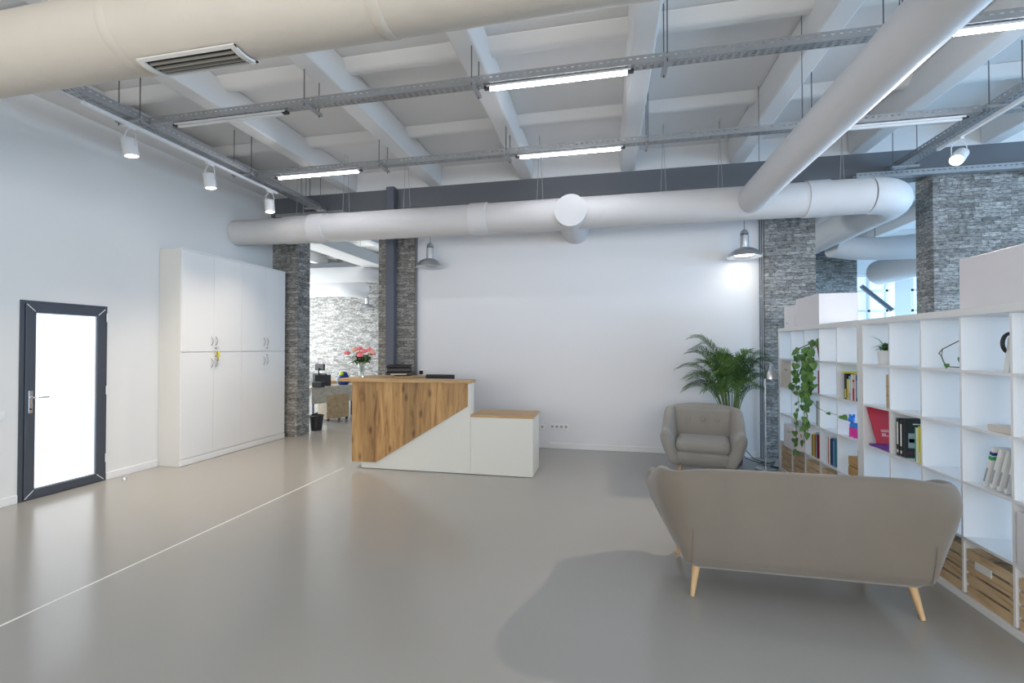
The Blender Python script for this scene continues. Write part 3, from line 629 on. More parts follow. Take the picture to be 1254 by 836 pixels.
# ================================================================== SOFA + ARMCHAIR
def sm(t): t = max(0, min(1, t)); return t*t*(3-2*t)
def tub_seat(name, label, cat, loc, rz, W, D, hb, ha, fabric, cushions, legs_h=0.2, buttons=3, R=0.20, inset=0.18, seam=True):
    t = thing(name, label, cat, loc, rz)
    a = W/2; yb = D/2; yf = -D/2; zb = legs_h; path = []
    def seg(p, q, n):
        for i in range(n): path.append((p[0]+(q[0]-p[0])*i/n, p[1]+(q[1]-p[1])*i/n))
    seg((-a, yf), (-a, yb-R), 8)
    for i in range(9): th_ = PI - PI/2*i/9; path.append((-a+R+R*math.cos(th_), yb-R+R*math.sin(th_)))
    seg((-a+R, yb), (a-R, yb), 12)
    for i in range(9): th_ = PI/2 - PI/2*i/9; path.append((a-R+R*math.cos(th_), yb-R+R*math.sin(th_)))
    seg((a, yb-R), (a, yf), 8); path.append((a, yf))
    n = len(path); T = 0.135
    def ringpts(i, k=0.0):
        x, y = path[i]; x0, y0 = path[max(i-1, 0)]; x1, y1 = path[min(i+1, n-1)]
        tx, ty = x1-x0, y1-y0; l_ = math.hypot(tx, ty); nx, ny = -ty/l_, tx/l_
        g = sm((y - yf - 0.12)/(D*0.62)); h_ = ha + (hb-ha)*g - 0.035*sm((abs(x)-(a-R-0.15))/(R+0.15))*(1 if y > 0 else sm(y/0.2+1))*g
        x = x*(1.0 + 0.008*sm((-y+0.02)/(D*0.5)) - 0.014*sm(y/(D*0.4)))
        ins = inset*abs(nx)**1.2 + 0.06*abs(ny)
        sec = [(-ins-0.02, zb), (-ins*0.78, zb+0.10*(h_-zb)), (-ins*0.30, zb+0.42*(h_-zb)), (0.0, zb+0.74*(h_-zb)), (-0.008, h_-0.06), (-0.030, h_-0.012), (-0.062, h_), (-0.098, h_-0.015), (-T, h_-0.07), (-T-0.015, 0.52), (-T-0.03, 0.40), (-T-ins-0.02, zb)]
        if k > 0:
            co = sum(s_[0] for s_ in sec)/len(sec); cz_ = sum(s_[1] for s_ in sec)/len(sec)
            f = math.cos(k*PI/2)*0.93+0.07
            sec = [(co+(o_-co)*f, cz_+(z_-cz_)*(f*0.35+0.65)) for o_, z_ in sec]
            adv = math.sin(k*PI/2)*T*0.62
            x, y = x, y-adv
        return [(x+nx*o_, y+ny*o_, z_) for o_, z_ in sec]
    rings = [ringpts(0, k) for k in (1.0, 0.8, 0.5)] + [ringpts(i) for i in range(n)] + [ringpts(n-1, k) for k in (0.5, 0.8, 1.0)]
    m = len(rings[0]); v = [p for r_ in rings for p in r_]
    fs = [(i*m+k, i*m+(k+1)%m, (i+1)*m+(k+1)%m, (i+1)*m+k) for i in range(len(rings)-1) for k in range(m)]
    fs += [tuple(range(m)), tuple(range((len(rings)-1)*m, len(rings)*m))[::-1]]
    MB().add(v, fs).build('upholstered_shell', fabric, t, smooth=True, sub=1)
    ab = a-inset-0.015
    bs = MB(); z1_ = 0.38
    def rr(ax, ya, yb_, r, z, n_=5):
        o_ = []
        for (cx, cy, s0) in ((ax-r, yb_-r, 0), (-ax+r, yb_-r, PI/2), (-ax+r, ya+r, PI), (ax-r, ya+r, 1.5*PI)):
            for i in range(n_+1): th_ = s0+PI/2*i/n_; o_.append((cx+r*math.cos(th_), cy+r*math.sin(th_), z))
        return o_
    lev = [rr(ab-0.03, yf+0.05, yb-0.10, 0.06, zb-0.004), rr(ab-0.0, yf-0.01, yb-0.07, 0.08, zb+0.03), rr(ab+0.03, yf-0.045, yb-0.06, 0.10, zb+0.10), rr(ab+0.03, yf-0.04, yb-0.06, 0.10, zb+0.155), rr(ab, yf+0.0, yb-0.08, 0.10, zb+0.18)]
    k = len(lev[0]); vv = [p for l_ in lev for p in l_]
    ff = [(i*k+j, i*k+(j+1)%k, (i+1)*k+(j+1)%k, (i+1)*k+j) for i in range(len(lev)-1) for j in range(k)] + [tuple(range(k))[::-1], tuple(range((len(lev)-1)*k, len(lev)*k))]
    bs.add(vv, ff).build('seat_base', fabric, t, smooth=True)
    wi = 2*(a-T-0.035)
    for c_ in range(cushions):
        cw = wi/cushions; x0 = -wi/2+cw*c_+0.005; x1 = x0+cw-0.01
        o_ = MB().box(x0, x1, yf-0.02, yb-T-0.06, zb+0.165, zb+0.31).build('seat_cushion', fabric, t, bevel=0.062, seg=5, smooth=True)
    MB().box(-a+T+0.0, a-T-0.0, yb-T-0.06, yb-T+0.05, 0.36, hb-0.05).build('back_padding', fabric, t, bevel=0.05, seg=5, smooth=True)
    for b_ in range(buttons):
        bx = (b_-(buttons-1)/2)*(0.21 if W > 1.2 else 0.17)
        MB().lathe([(0.002, -0.012), (0.030, -0.004), (0.026, 0.008), (0.008, 0.011), (0.002, 0.004)], (bx, yb-T-0.070, hb-0.20), 14, Matrix.Rotation(PI/2, 3, 'X')).build('button', fabric, t, smooth=True)
    for sx in (-1, 1):
        for sy in (-1, 1):
            yl = (yf+0.10) if sy < 0 else (yb-0.17)
            top = Vector((sx*(ab-0.07), yl, zb+0.0)); bot = Vector((sx*(ab-0.035), yl+sy*0.045, 0.002))
            MB().tube([bot, bot.lerp(top, 0.5), top], [0.013, 0.019, 0.026], 16).build('leg', 'legwood', t, smooth=True)
    if seam:
        for sx in (-1, 1):
            MB().tube([(sx*(a-R-0.02), yb-0.064, zb+0.02), (sx*(a-R-0.02), yb-0.03, zb+0.17), (sx*(a-R-0.02), yb-0.0135, zb+0.27)], 0.0022, 6).build('seam', fabric, t)
    return t
tub_seat('sofa', 'taupe fabric two-seat sofa on beech legs, seen from behind', 'sofa', (1.163, 3.34, 0), PI+0.0, 1.72, 0.80, 0.835, 0.64, 'fabric', 2, buttons=5)
tub_seat('armchair', 'grey-beige tub armchair with three buttons by the palm', 'armchair', (1.17, 5.98, 0), -0.20, 0.95, 0.74, 0.86, 0.60, 'fabric2', 1, 0.17, R=0.24, inset=0.15, seam=False)

# ================================================================== PALM
pm = thing('potted_palm', 'large potted palm in a maroon pot behind the armchair', 'palm', (1.66, 6.62, 0))
MB().add(*lathe_open([(0.002, 0.0), (0.13, 0.0), (0.175, 0.33), (0.18, 0.35), (0.165, 0.35), (0.16, 0.31), (0.12, 0.02)], 28)).build('pot', 'maroon', pm, smooth=True)
MB().lathe([(0.155, 0.29), (0.155, 0.30)], (0,0,0), 24).build('soil', 'soil', pm)
# frond tips: (dx, dy, z) relative to pot, rachis arches up then droops
tips = [(-0.60,-0.2,1.05,0.5),(-0.52,-0.3,1.35,0.35),(0.1,0.2,1.36,0.2),(0.16,-0.3,1.22,0.35),(-0.15,-0.2,1.42,0.25),(-0.35,0.1,1.62,0.2),(0.25,-0.2,1.38,0.25),(-0.28,0.0,1.35,0.3),(-0.3,-0.4,1.25,0.3),(0.34,-0.1,1.3,0.3),(-0.52,-0.05,1.70,0.25),(-0.56,-0.15,1.50,0.2),(-0.66,0.1,1.28,0.4),(-0.62,-0.3,1.18,0.45),(-0.58,0.05,0.98,0.5),(-0.45,0.2,1.55,0.2),(-0.33,-0.3,1.45,0.25),
        (0.42,-0.05,1.47,0.25),(0.50,0.05,1.38,0.3),(0.30,0.15,1.50,0.15),(0.50,0.0,1.15,0.4),(0.38,-0.12,0.98,0.45),(0.12,-0.2,1.42,0.15),(-0.12,0.12,1.50,0.15),(-0.20,-0.35,1.15,0.4),(0.18,-0.38,1.10,0.4),(-0.40,-0.35,1.02,0.45),(0.36,0.25,1.2,0.3),(-0.48,0.25,1.12,0.4)]
stm = MB()
for i, (dx, dy, tz, dr) in enumerate(tips):
    P0 = Vector((dx*0.06, dy*0.06, 0.30)); P3 = Vector((dx, dy, tz)); ctrl = Vector((dx*0.30, dy*0.3, tz+dr*0.55))
    pth = [P0*(1-s_)**2 + ctrl*2*s_*(1-s_) + P3*s_*s_ for s_ in [k/24 for k in range(25)]]
    stm.tube(pth[:9], [0.009-0.0003*k for k in range(9)], 6)
    fr_ = MB().tube(pth[8:], [0.005-0.00026*k for k in range(17)], 5)
    for k in range(10, 25):
        t_ = (k-10)/14; tan = (pth[min(k+1, 24)]-pth[k-1]).normalized(); side = tan.cross(Vector((0,0,1)))
        side = side.normalized() if side.length > 1e-3 else Vector((1,0,0)); upv = side.cross(tan)
        Ln = (0.14+0.16*math.sin(PI*min(1, t_*1.05+0.1)))*(1-0.35*t_)
        for sgn in (-1, 1):
            for off in (0.0, 0.5):
                if off and k == 24: continue
                p_ = pth[k].lerp(pth[min(k+1, 24)], off)
                d_ = side*sgn*(0.75-0.35*t_)+tan*(0.65+0.5*t_)+upv*0.28+Vector((random.uniform(-1,1), random.uniform(-1,1), random.uniform(-1,1)))*0.09
                leaf(fr_, p_, d_, Ln*random.uniform(0.85, 1.1), 0.017, upv, 0.30+0.2*dr, 3)
    fr_.build('frond', 'leaf' if i % 3 else 'leafdark', pm, smooth=True)
stm.build('stems', 'stem', pm, smooth=True)

# floor lamp
fl = thing('floor_lamp', 'slim brushed metal floor lamp between the palm and the shelves', 'floor lamp', (2.02, 6.42, 0))
MB().lathe([(0.12, 0), (0.12, 0.012), (0.10, 0.02), (0.002, 0.022)], (0,0,0), 32).build('base', 'alu', fl, smooth=True)
MB().tube([(0,0,0.02), (0,0,1.20)], 0.010, 12).tube([(0,0,1.20), (0.03,0,1.23), (0.055, 0, 1.26)], 0.007, 8).build('pole', 'chrome', fl, smooth=True)
MB().add(*lathe_open([(0.012, 0.20), (0.020, 0.185), (0.024, 0.15), (0.045, 0.12), (0.072, 0.075), (0.085, 0.02), (0.085, 0.0), (0.081, 0.0), (0.068, 0.07), (0.04, 0.112), (0.018, 0.13)], 32)).build('lamp_shade', 'alu', fl, smooth=True, loc=(0.065, 0, 1.17))

# ================================================================== SHELVES
SX = 2.18; SD = 0.38; PITCH = 0.366; ZP = 0.346
def shelf_unit(y0, label):
    t = thing('cube_bookcase', label, 'bookcase', (SX, y0, 0)); L = 1.92
    MB().box(0, SD, 0, L, 1.775, 1.82).build('top_panel', 'white', t, bevel=0.002)
    MB().box(0, SD, 0, L, 0.0, 0.045).build('bottom_panel', 'white', t, bevel=0.002)
    for y in (0, L-0.045): MB().box(0, SD, y, y+0.045, 0.045, 1.775).build('side_panel', 'white', t, bevel=0.002)
    for k in range(1, 5):
        z = 0.045+ZP*k; MB().box(0.003, SD-0.003, 0.045, L-0.045, z-0.008, z+0.008).build('shelf_board', 'white', t)
    for k in range(1, 5):
        y = 0.045+PITCH*k
        for r in range(5): MB().box(0.003, SD-0.003, y-0.008, y+0.008, 0.045+ZP*r+0.008, 0.045+ZP*(r+1)-0.008).build('divider', 'white', t)
    return t
YL = 4.51; YR = 2.585
shelf_unit(YL, 'white cube bookcase nearer the palm, trailing plant hanging down its front')
shelf_unit(YR, 'white cube bookcase nearest the viewer, holding the red folder')
def cell(unit, col, row):
    """col 1 = farthest (left in the photo), row 1 = top: returns y of the near wall face, y of the far wall face, z of the board top"""
    y0 = YL if unit == 'L' else YR
    k = 5-col; a = y0+0.045+PITCH*k+0.009; b = y0+0.045+PITCH*(k+1)-0.009
    return a, b, (0.045+ZP*(5-row)+0.0085 if row < 5 else 0.0455)
def crate(unit, col, label, row=5):
    a, b, z = cell(unit, col, row); w_ = b-a-0.022; t = thing('wooden_crate', label, 'crate', (SX+0.012, a+0.011, z), 0, 'slatted pine crates in the bottom shelf row')
    H = 0.285; n = 4; g_ = 0.016; sh = (H-(n-1)*g_)/n; 
    for side in range(4):
        m_ = MB()
        for i in range(n):
            z0 = i*(sh+g_)
            if side == 0: m_.box(0, 0.009, 0, w_, z0, z0+sh)
            elif side == 1: m_.box(0.341, 0.35, 0, w_, z0, z0+sh)
            elif side == 2: m_.box(0.009, 0.341, 0, 0.009, z0, z0+sh)
            else: m_.box(0.009, 0.341, w_-0.009, w_, z0, z0+sh)
        m_.build('slatted_side', 'pine', t, bevel=0.0015)
    m_ = MB()
    for x in (0.009, 0.316):
        for y in (0.009, w_-0.034): m_.box(x, x+0.025, y, y+0.025, 0, H-0.004)
    m_.build('corner_post', 'pine', t)
    MB().box(0.009, 0.341, 0.009, w_-0.009, 0.002, 0.010).build('bottom_board', 'pine', t)
    return t
crate('L', 1, 'slatted pine crate in the corner cube nearest the floor lamp')
crate('L', 2, 'slatted pine crate in the bottom row, second cube from the floor lamp')
crate('L', 3, 'slatted pine crate in the bottom row below the trailing plant')
crate('L', 4, 'slatted pine crate in the bottom row below the row of white and dark books')
crate('R', 3, 'slatted pine crate showing just right of the sofa end')
c4 = crate('R', 4, 'slatted pine crate in the bottom row with a white label, below the leaning magazines')
MB().box(-0.004, 0.0, 0.14, 0.26, 0.19, 0.235).build('label_card', 'paper', c4)
crate('R', 5, 'slatted pine crate at the right edge of the photo, bottom row')

def book(x, y, z, dep, th_, hh, color, label, page=True, lean=0.0, group=None, marks=None, cover=None):
    """upright book: spine faces -X (out of the shelf), thickness along Y"""
    t = thing('book', label, 'book', (x, y, z), 0, group); t.rotation_euler = (lean, 0, 0)
    c_ = MB().box(0, 0.002, 0, th_, 0, hh).box(0.002, dep, 0, 0.002, 0, hh).box(0.002, dep, th_-0.002, th_, 0, hh)
    c_.build('cover', color, t)
    MB().box(0.003, dep-0.004, 0.0022, th_-0.0022, 0.003, hh-0.003).build('pages', 'paper', t)
    if marks:
        m_ = MB()
        for (z0, z1) in marks[1]: m_.box(-0.0008, 0, th_*0.25, th_*0.75, hh*z0, hh*z1)
        m_.build('spine_title', marks[0], t)
    if cover:
        for nm, cm, x0, x1, z0, z1 in cover:
            MB().box(dep*x0, dep*x1, -0.0008, 0, hh*z0, hh*z1).build(nm, cm, t)
    return t
# --- left unit contents
def insert_box(unit, col, row, mt_, label, depth=0.34, out=0.0, h=0.29):
    a, b, z = cell(unit, col, row); t = thing('storage_box', label, 'box', (SX-out, a+0.012, z)); w_ = b-a-0.024
    MB().box(0, depth, 0, w_, 0, 0.006).box(0, 0.006, 0, w_, 0.006, h).box(depth-0.006, depth, 0, w_, 0.006, h).box(0.006, depth-0.006, 0, 0.006, 0.006, h).box(0.006, depth-0.006, w_-0.006, w_, 0.006, h).build('body', mt_, t, bevel=0.002)
    MB().box(-0.003, 0.0, w_*0.38, w_*0.62, h*0.68, h*0.76).build('grip', 'greycover' if mt_ != 'lilac' else 'alu', t)
    return t
insert_box('L', 1, 2, 'beigebox', 'beige storage box in the second row beside the floor lamp', out=-0.012)
insert_box('L', 2, 4, 'lilac', 'white storage box pulled out of the fourth row near the floor lamp', out=0.09, h=0.27)
insert_box('R', 5, 4, 'lilac', 'white storage box in the fourth row at the right edge of the photo', out=0.0)
a, b, z = cell('L', 3, 2)
book(SX+0.03, a+0.02, z, 0.2, 0.035, 0.25, 'darkred', 'dark red book behind the trailing plant, second row')
book(SX+0.03, a+0.06, z, 0.2, 0.03, 0.24, 'red', 'bright red book behind the trailing plant, second row')
a, b, z = cell('L', 3, 3)
for k, (cl, th_, hh, lb) in enumerate((('darkred', 0.03, 0.27, 'thin dark red book behind the trailing plant, third row'), ('paper', 0.045, 0.26, 'thick white book behind the trailing plant, third row'), ('greycover', 0.03, 0.26, 'grey book behind the trailing plant, third row'))):
    book(SX+0.03, a+0.015+0.045*k, z, 0.2, th_, hh, cl, lb)
a, b, z = cell('L', 3, 4); yk = a+0.08
for cl, th_, hh, lb in (('darkred', 0.025, 0.25, 'brown-red book in the fourth row below the trailing plant'), ('skyblue', 0.02, 0.27, 'light blue book in the fourth row below the trailing plant'), ('red', 0.03, 0.24, 'red book in the fourth row below the trailing plant'),
                    ('yellow', 0.02, 0.25, 'yellow book in the fourth row below the trailing plant'), ('green', 0.025, 0.22, 'green book in the fourth row below the trailing plant'), ('orange', 0.02, 0.23, 'orange book in the fourth row below the trailing plant')):
    book(SX+0.02, yk, z, 0.2, th_, hh, cl, lb); yk += th_+0.002
a, b, z = cell('L', 4, 4); yk = a+0.09
for cl, th_, hh, lb in (('teal', 0.03, 0.27, 'dark teal book at the near end of the fourth-row books'), ('skyblue', 0.012, 0.25, 'thin light blue book among the fourth-row books'), ('navy', 0.035, 0.27, 'dark navy book beside the thin light blue one'), ('black', 0.02, 0.26, 'slim black book among the fourth-row books'),
                    ('paper', 0.03, 0.28, 'tall white book among the fourth-row books'), ('red', 0.012, 0.27, 'thin red book between two white ones'), ('paper', 0.03, 0.27, 'white book at the far end of the fourth-row books')):
    book(SX+0.03, yk, z, 0.21, th_, hh, cl, lb); yk += th_+0.003
a, b, z = cell('L', 5, 2); yk = a+0.03
for cl, th_, hh, lb, mk in (('navy', 0.045, 0.235, 'thick navy book at the near end of the yellow-backed row', ('skyblue', [(0.15, 0.8)])), ('paper', 0.02, 0.24, 'white book beside the navy one, second row', None), ('red', 0.03, 0.19, 'short red and white book, second row', ('paper', [(0.6, 0.9)])),
                        ('paper', 0.025, 0.24, 'tall white book in the middle of the second-row books', None), ('skyblue', 0.035, 0.22, 'mid blue book with white spine title, second row', ('paper', [(0.3, 0.85)])), ('yellow', 0.03, 0.19, 'yellow and orange book, second row', ('orange', [(0.1, 0.5)])), ('black', 0.045, 0.24, 'black book with yellow foot at the far end, second row', ('yellow', [(0.05, 0.4)]))):
    book(SX+0.03, yk, z, 0.2, th_, hh, cl, lb, marks=mk); yk += th_+0.003
tag(MB().box(0, 0.25, 0, 0.27, 0, 0.012).build('book', 'yellow', loc=(SX+0.02, a+0.03, z+0.247), bevel=0.001), 'yellow book lying flat on top of the second-row books', 'book')
# toy dog
a, b, z = cell('L', 5, 3)
ty = thing('toy_animal', 'blue and pink toy animal figure on the third shelf', 'toy', (SX+0.08, a+0.20, z))
bb = MB(); bb.lathe([(0.004, -0.055), (0.026, -0.045), (0.03, 0), (0.027, 0.045), (0.004, 0.055)], (0, 0, 0.105), 14, Matrix.Rotation(PI/2, 3, 'X'))
bb.lathe([(0.004, -0.03), (0.026, -0.016), (0.028, 0.01), (0.004, 0.035)], (0, 0.058, 0.155), 14); bb.tube([(0, 0.07, 0.155), (0, 0.11, 0.142)], [0.018, 0.011], 10); bb.tube([(0, -0.05, 0.115), (0, -0.085, 0.15)], [0.012, 0.006], 8)
bb.obox((0.016, 0.05, 0.19), (0.012, 0.018, 0.03), (0.2,0,0)).obox((-0.016, 0.05, 0.19), (0.012, 0.018, 0.03), (0.2,0,0)); bb.build('body', 'blue', ty, smooth=True)
for sx in (-0.016, 0.016):
    for sy in (-0.035, 0.035): MB().tube([(sx, sy, 0.0), (sx, sy, 0.09)], [0.016, 0.014], 10).build('leg', 'pink', ty, smooth=True)
a, b, z = cell('L', 5, 4)
wb = thing('wooden_box', 'small amber pine box with a dark slot in the fourth row', 'box', (SX+0.02, a+0.01, z))
MB().box(0, 0.25, 0, 0.19, 0, 0.085).build('lower_drawer', 'pinebox', wb, bevel=0.003); MB().box(0.002, 0.25, 0.0, 0.19, 0.092, 0.175).build('upper_drawer', 'pinebox', wb, bevel=0.003)
MB().box(0.006, 0.24, 0.006, 0.184, 0.085, 0.092).build('slot', 'dark', wb); MB().box(0.02, 0.03, 0.06, 0.066, 0.175, 0.25).build('pencil', 'dark', wb)
# trailing plant
a, b, z = cell('L', 3, 1); py = (a+b)/2
tp = thing('trailing_plant', 'green trailing plant hanging down the front of the bookcase', 'plant', (SX+0.13, py-0.03, z))
MB().add(*lathe_open([(0.002, 0), (0.06, 0), (0.08, 0.14), (0.074, 0.14), (0.055, 0.01)], 24)).build('pot', 'terracotta', tp, smooth=True)
MB().lathe([(0.072, 0.12), (0.072, 0.125)], (0,0,0), 20).build('soil', 'soil', tp)
def heart(mb, p, nrm, dn, s_):
    n_ = Vector(nrm).normalized(); d_ = Vector(dn); d_ = (d_-n_*d_.dot(n_)).normalized(); r_ = n_.cross(d_)
    prof = [(0, 0), (0.32, -0.13), (0.52, 0.10), (0.46, 0.42), (0.26, 0.75), (0, 1.08), (-0.26, 0.75), (-0.46, 0.42), (-0.52, 0.10), (-0.32, -0.13)]
    c_ = Vector(p); vs_ = [c_+d_*0.35*s_+n_*(-0.04*s_)] + [c_ + r_*x_*s_ + d_*y_*s_ + n_*(0.10*abs(x_)*s_-0.15*s_*max(0, y_-0.5)) for x_, y_ in prof]
    mb.add(vs_, [(0, i+1, (i+1) % 10+1) for i in range(10)])
strands = [(0.05, -0.50, 0.05), (-0.04, -0.35, 0.02), (0.02, -0.90, 0.06), (-0.08, -0.70, -0.03), (0.16, -1.05, 0.24), (0.08, -0.75, 0.13), (-0.13, -0.30, -0.12), (0.0, -0.85, 0.0), (0.20, -0.35, 0.27)]
lfv = MB(); lfd = MB()
for i, (dy, dz, ye) in enumerate(strands):
    x_out = -0.155-0.012*i % 0.05
    pth = [Vector((0, dy*0.3, 0.13)), Vector((-0.08, dy*0.7, 0.19)), Vector((x_out, dy, 0.12))]
    nseg = 14
    for k in range(1, nseg+1): pth.append(Vector((x_out-0.01*math.sin(k*0.9+i), dy+(ye-dy)*k/nseg+0.018*math.sin(k*1.3+i*2), 0.12+(dz-0.12)*k/nseg)))
    MB().tube(pth, 0.003, 5).build('vine', 'stem' if i % 2 else 'twig', tp, smooth=True)
    for k in range(1, len(pth)):
        if i == 2 and 6 < k < 13: continue
        if random.random() < 0.12: continue
        p_ = pth[k]+Vector((-0.01, random.uniform(-0.05, 0.05), random.uniform(-0.01, 0.03)))
        heart(lfv if random.random() < 0.55 else lfd, p_, (-0.6+random.uniform(-0.5, 0.5), -0.6+random.uniform(-0.7, 0.7), 0.3+random.uniform(-0.4, 0.5)), (random.uniform(-0.4, 0.4), random.uniform(-1.0, 1.0), -1), random.uniform(0.045, 0.078))
lfv.build('foliage', 'vine', tp); lfd.build('foliage', 'leafmid', tp)
pth = [Vector((-0.14, 0.0, -0.42)), Vector((-0.17, -0.18, -0.48)), Vector((-0.15, -0.38, -0.51)), Vector((-0.10, -0.55, -0.515))]
MB().tube(pth, 0.0025, 5).build('vine', 'stem', tp, smooth=True); q_ = MB(); heart(q_, pth[-1], (-0.4, -0.4, 0.8), (0, -1, -0.1), 0.07); heart(q_, pth[2], (-0.4, -0.4, 0.8), (0, -1, 0), 0.04); q_.build('leaf', 'vine', tp)
# boxes on top of the left unit
bx = thing('storage_box', 'small white box on the bookcase beside the stone pillar', 'box', (SX+0.07, 6.085, 1.821))
MB().box(0, 0.28, 0, 0.33, 0, 0.275).build('body', 'lilac', bx, bevel=0.003); MB().lathe([(0.012, 0), (0.012, 0.002)], (0.0, 0.24, 0.06), 12, Matrix.Rotation(-PI/2, 3, 'Y')).build('emblem', 'greycover', bx)
tag(MB().box(0, 0.375, 0, 0.60, 0, 0.335).build('storage_box', 'lilac', loc=(SX+0.06, 5.42, 1.821), bevel=0.004), 'large plain white box on top of the bookcase nearer the palm', 'box')
tag(MB().box(0, 0.33, 0, 0.90, 0, 0.325).build('storage_box', 'lilac', loc=(SX+0.06, 2.55, 1.821), bevel=0.004), 'long plain white box on top of the bookcase nearest the viewer', 'box')
# --- right unit contents
a, b, z = cell('R', 1, 1)
pp = thing('potted_plant', 'small green leafy plant in a white pot, top row', 'plant', (SX+0.075, a+0.15, z))
MB().add(*lathe_open([(0.002, 0.0), (0.058, 0.0), (0.06, 0.012), (0.055, 0.014), (0.068, 0.115), (0.062, 0.115), (0.05, 0.02)], 28)).build('pot', 'white', pp, smooth=True)
MB().lathe([(0.06, 0.10), (0.06, 0.105)], (0,0,0), 20).build('soil', 'soil', pp)
lm = MB()
for k in range(26):
    an = random.uniform(0, 2*PI); e_ = random.uniform(0.3, 1.3)
    leaf(lm, (0.02*math.cos(an), 0.02*math.sin(an), 0.11), (math.cos(an)*math.cos(e_), math.sin(an)*math.cos(e_), math.sin(e_)), random.uniform(0.08, 0.135), 0.045, droop=0.35)
leaf(lm, (0, 0.02, 0.12), (-0.5, 0.5, 0.8), 0.19, 0.03, droop=0.1)
lm.build('foliage', 'potleaf', pp, smooth=True)
a, b, z = cell('R', 1, 2)
pf = thing('picture_frame', 'narrow light wood frame leaning in the second row', 'frame', (SX+0.02, a+0.05, z)); 
MB().box(0, 0.012, 0, 0.018, 0, 0.27).box(0.18, 0.2, 0, 0.018, 0, 0.27).box(0.012, 0.18, 0, 0.018, 0, 0.018).box(0.012, 0.18, 0, 0.018, 0.252, 0.27).build('frame', 'pine', pf, bevel=0.001); MB().box(0.012, 0.18, 0.006, 0.012, 0.018, 0.252).build('picture', 'paper', pf)
a, b, z = cell('R', 1, 3)
rf = thing('folder', 'red folder leaning against the cube wall beside the black books', 'folder', (SX+0.01, b-0.068, z+0.0195)); rf.rotation_euler = (-0.16, 0, 0)
MB().prism([(0.055, 0.0), (0.30, 0.0), (0.30, 0.305), (0.005, 0.305)], 'y', 0, 0.012).build('cover', 'red', rf, bevel=0.001)
tx = MB()
for (x0, x1, z_) in ((0.09, 0.15, 0.112), (0.09, 0.21, 0.10), (0.095, 0.125, 0.082), (0.095, 0.125, 0.074), (0.095, 0.145, 0.064)): tx.box(x0, x1, -0.0008, 0, z_, z_+0.0035)
tx.build('printed_lines', 'paper', rf)
tag(MB().box(0, 0.24, 0, 0.30, 0, 0.016).build('booklet', 'violet', loc=(SX+0.02, a+0.01, z)), 'violet booklet lying below the red folder', 'booklet')
a, b, z = cell('R', 2, 3); BY = a
book(SX+0.03, b-0.055, z, 0.19, 0.032, 0.285, 'black', 'black book with white spine lettering, farthest of the black books', marks=('paper', [(0.30, 0.90), (0.08, 0.16)]))
book(SX+0.03, b-0.097, z, 0.19, 0.032, 0.28, 'black', 'second black book with white spine lettering', marks=('paper', [(0.28, 0.88), (0.08, 0.16)]))
book(SX+0.03, b-0.13, z, 0.20, 0.028, 0.29, 'black', 'black book showing its front cover with a blue picture',
     cover=[('cover_title', 'paper', 0.25, 0.95, 0.865, 0.89), ('cover_title', 'greycover', 0.35, 0.9, 0.72, 0.735), ('cover_picture', 'greycover', 0.10, 0.92, 0.26, 0.64), ('cover_picture', 'navy', 0.40, 0.60, 0.33, 0.58), ('cover_band', 'darkred', 0.05, 0.95, 0.13, 0.15), ('cover_picture', 'paper', 0.12, 0.3, 0.4, 0.5)])
yk = a+0.02
book(SX+0.025, yk, z, 0.16, 0.022, 0.275, 'lime', 'lime yellow book nearest the viewer in the black book cube', marks=('paper', [(0.02, 0.30)]))
book(SX+0.025, yk+0.026, z, 0.16, 0.018, 0.265, 'yellow', 'yellow book between the lime and white ones', marks=('paper', [(0.02, 0.30)]))
book(SX+0.025, yk+0.048, z, 0.16, 0.02, 0.25, 'paper', 'white book beside the yellow ones in the black book cube')
book(SX+0.028, yk+0.072, z, 0.17, 0.014, 0.25, 'green', 'thin green book between the white and black books')
a, b, z = cell('R', 3, 1)
tw = thing('dried_vine', 'curved bare vine with one round leaf in the top row', 'vine', (SX+0.12, a+0.1, z))
Pt = [(-0.06, 0.17, 0.10), (-0.05, 0.15, 0.13), (0.0, 0.08, 0.185), (0.05, 0.01, 0.205), (0.08, -0.05, 0.21)]
MB().tube(Pt, 0.0035, 6).tube([(-0.06, 0.17, 0.10), (-0.055, 0.155, 0.085), (-0.05, 0.14, 0.04), (-0.04, 0.13, 0.012), (0.02, 0.03, 0.006), (0.06, -0.02, 0.012), (0.1, -0.07, 0.02)], 0.0035, 6).tube([(0.05, 0.01, 0.205), (0.08, -0.02, 0.14), (0.085, -0.05, 0.10)], 0.0025, 6).tube([(-0.05, 0.15, 0.13), (-0.045, 0.17, 0.075), (-0.045, 0.13, 0.02)], 0.0025, 6).build('stem', 'twig', tw, smooth=True)
q_ = MB(); heart(q_, (0.0, 0.045, 0.075), (-0.3, -1, 0.1), (0, 0, -1), 0.058); heart(q_, (-0.04, 0.13, 0.03), (-0.3, -1, 0.2), (0, 0.3, -1), 0.03); q_.build('leaf', 'potleaf', tw)
a, b, z = cell('R', 4, 1)
pkg = thing('boxed_headset', 'white carton with black strap at the right of the top row', 'package', (SX+0.03, a+0.05, z))
MB().prism([(0.0, 0), (0.12, 0), (0.12, 0.20), (0.028, 0.20)], 'y', 0, 0.035).build('carton', 'paper', pkg, bevel=0.002)
MB().tube([(0.02+0.035*math.sin(an)*-1+0.02, 0.04, 0.165+0.055*math.cos(an)) for an in [PI*k/10 for k in range(11)]], 0.010, 8).build('strap', 'dark', pkg, smooth=True)
a, b, z = cell('R', 4, 2)
tag(MB().box(0, 0.2, 0, 0.19, 0.0, 0.035).build('book', 'beigebox', loc=(SX+0.03, a+0.004, z), bevel=0.002), 'thick cream book lying flat in the second row at right', 'book')
a, b, z = cell('R', 4, 3)
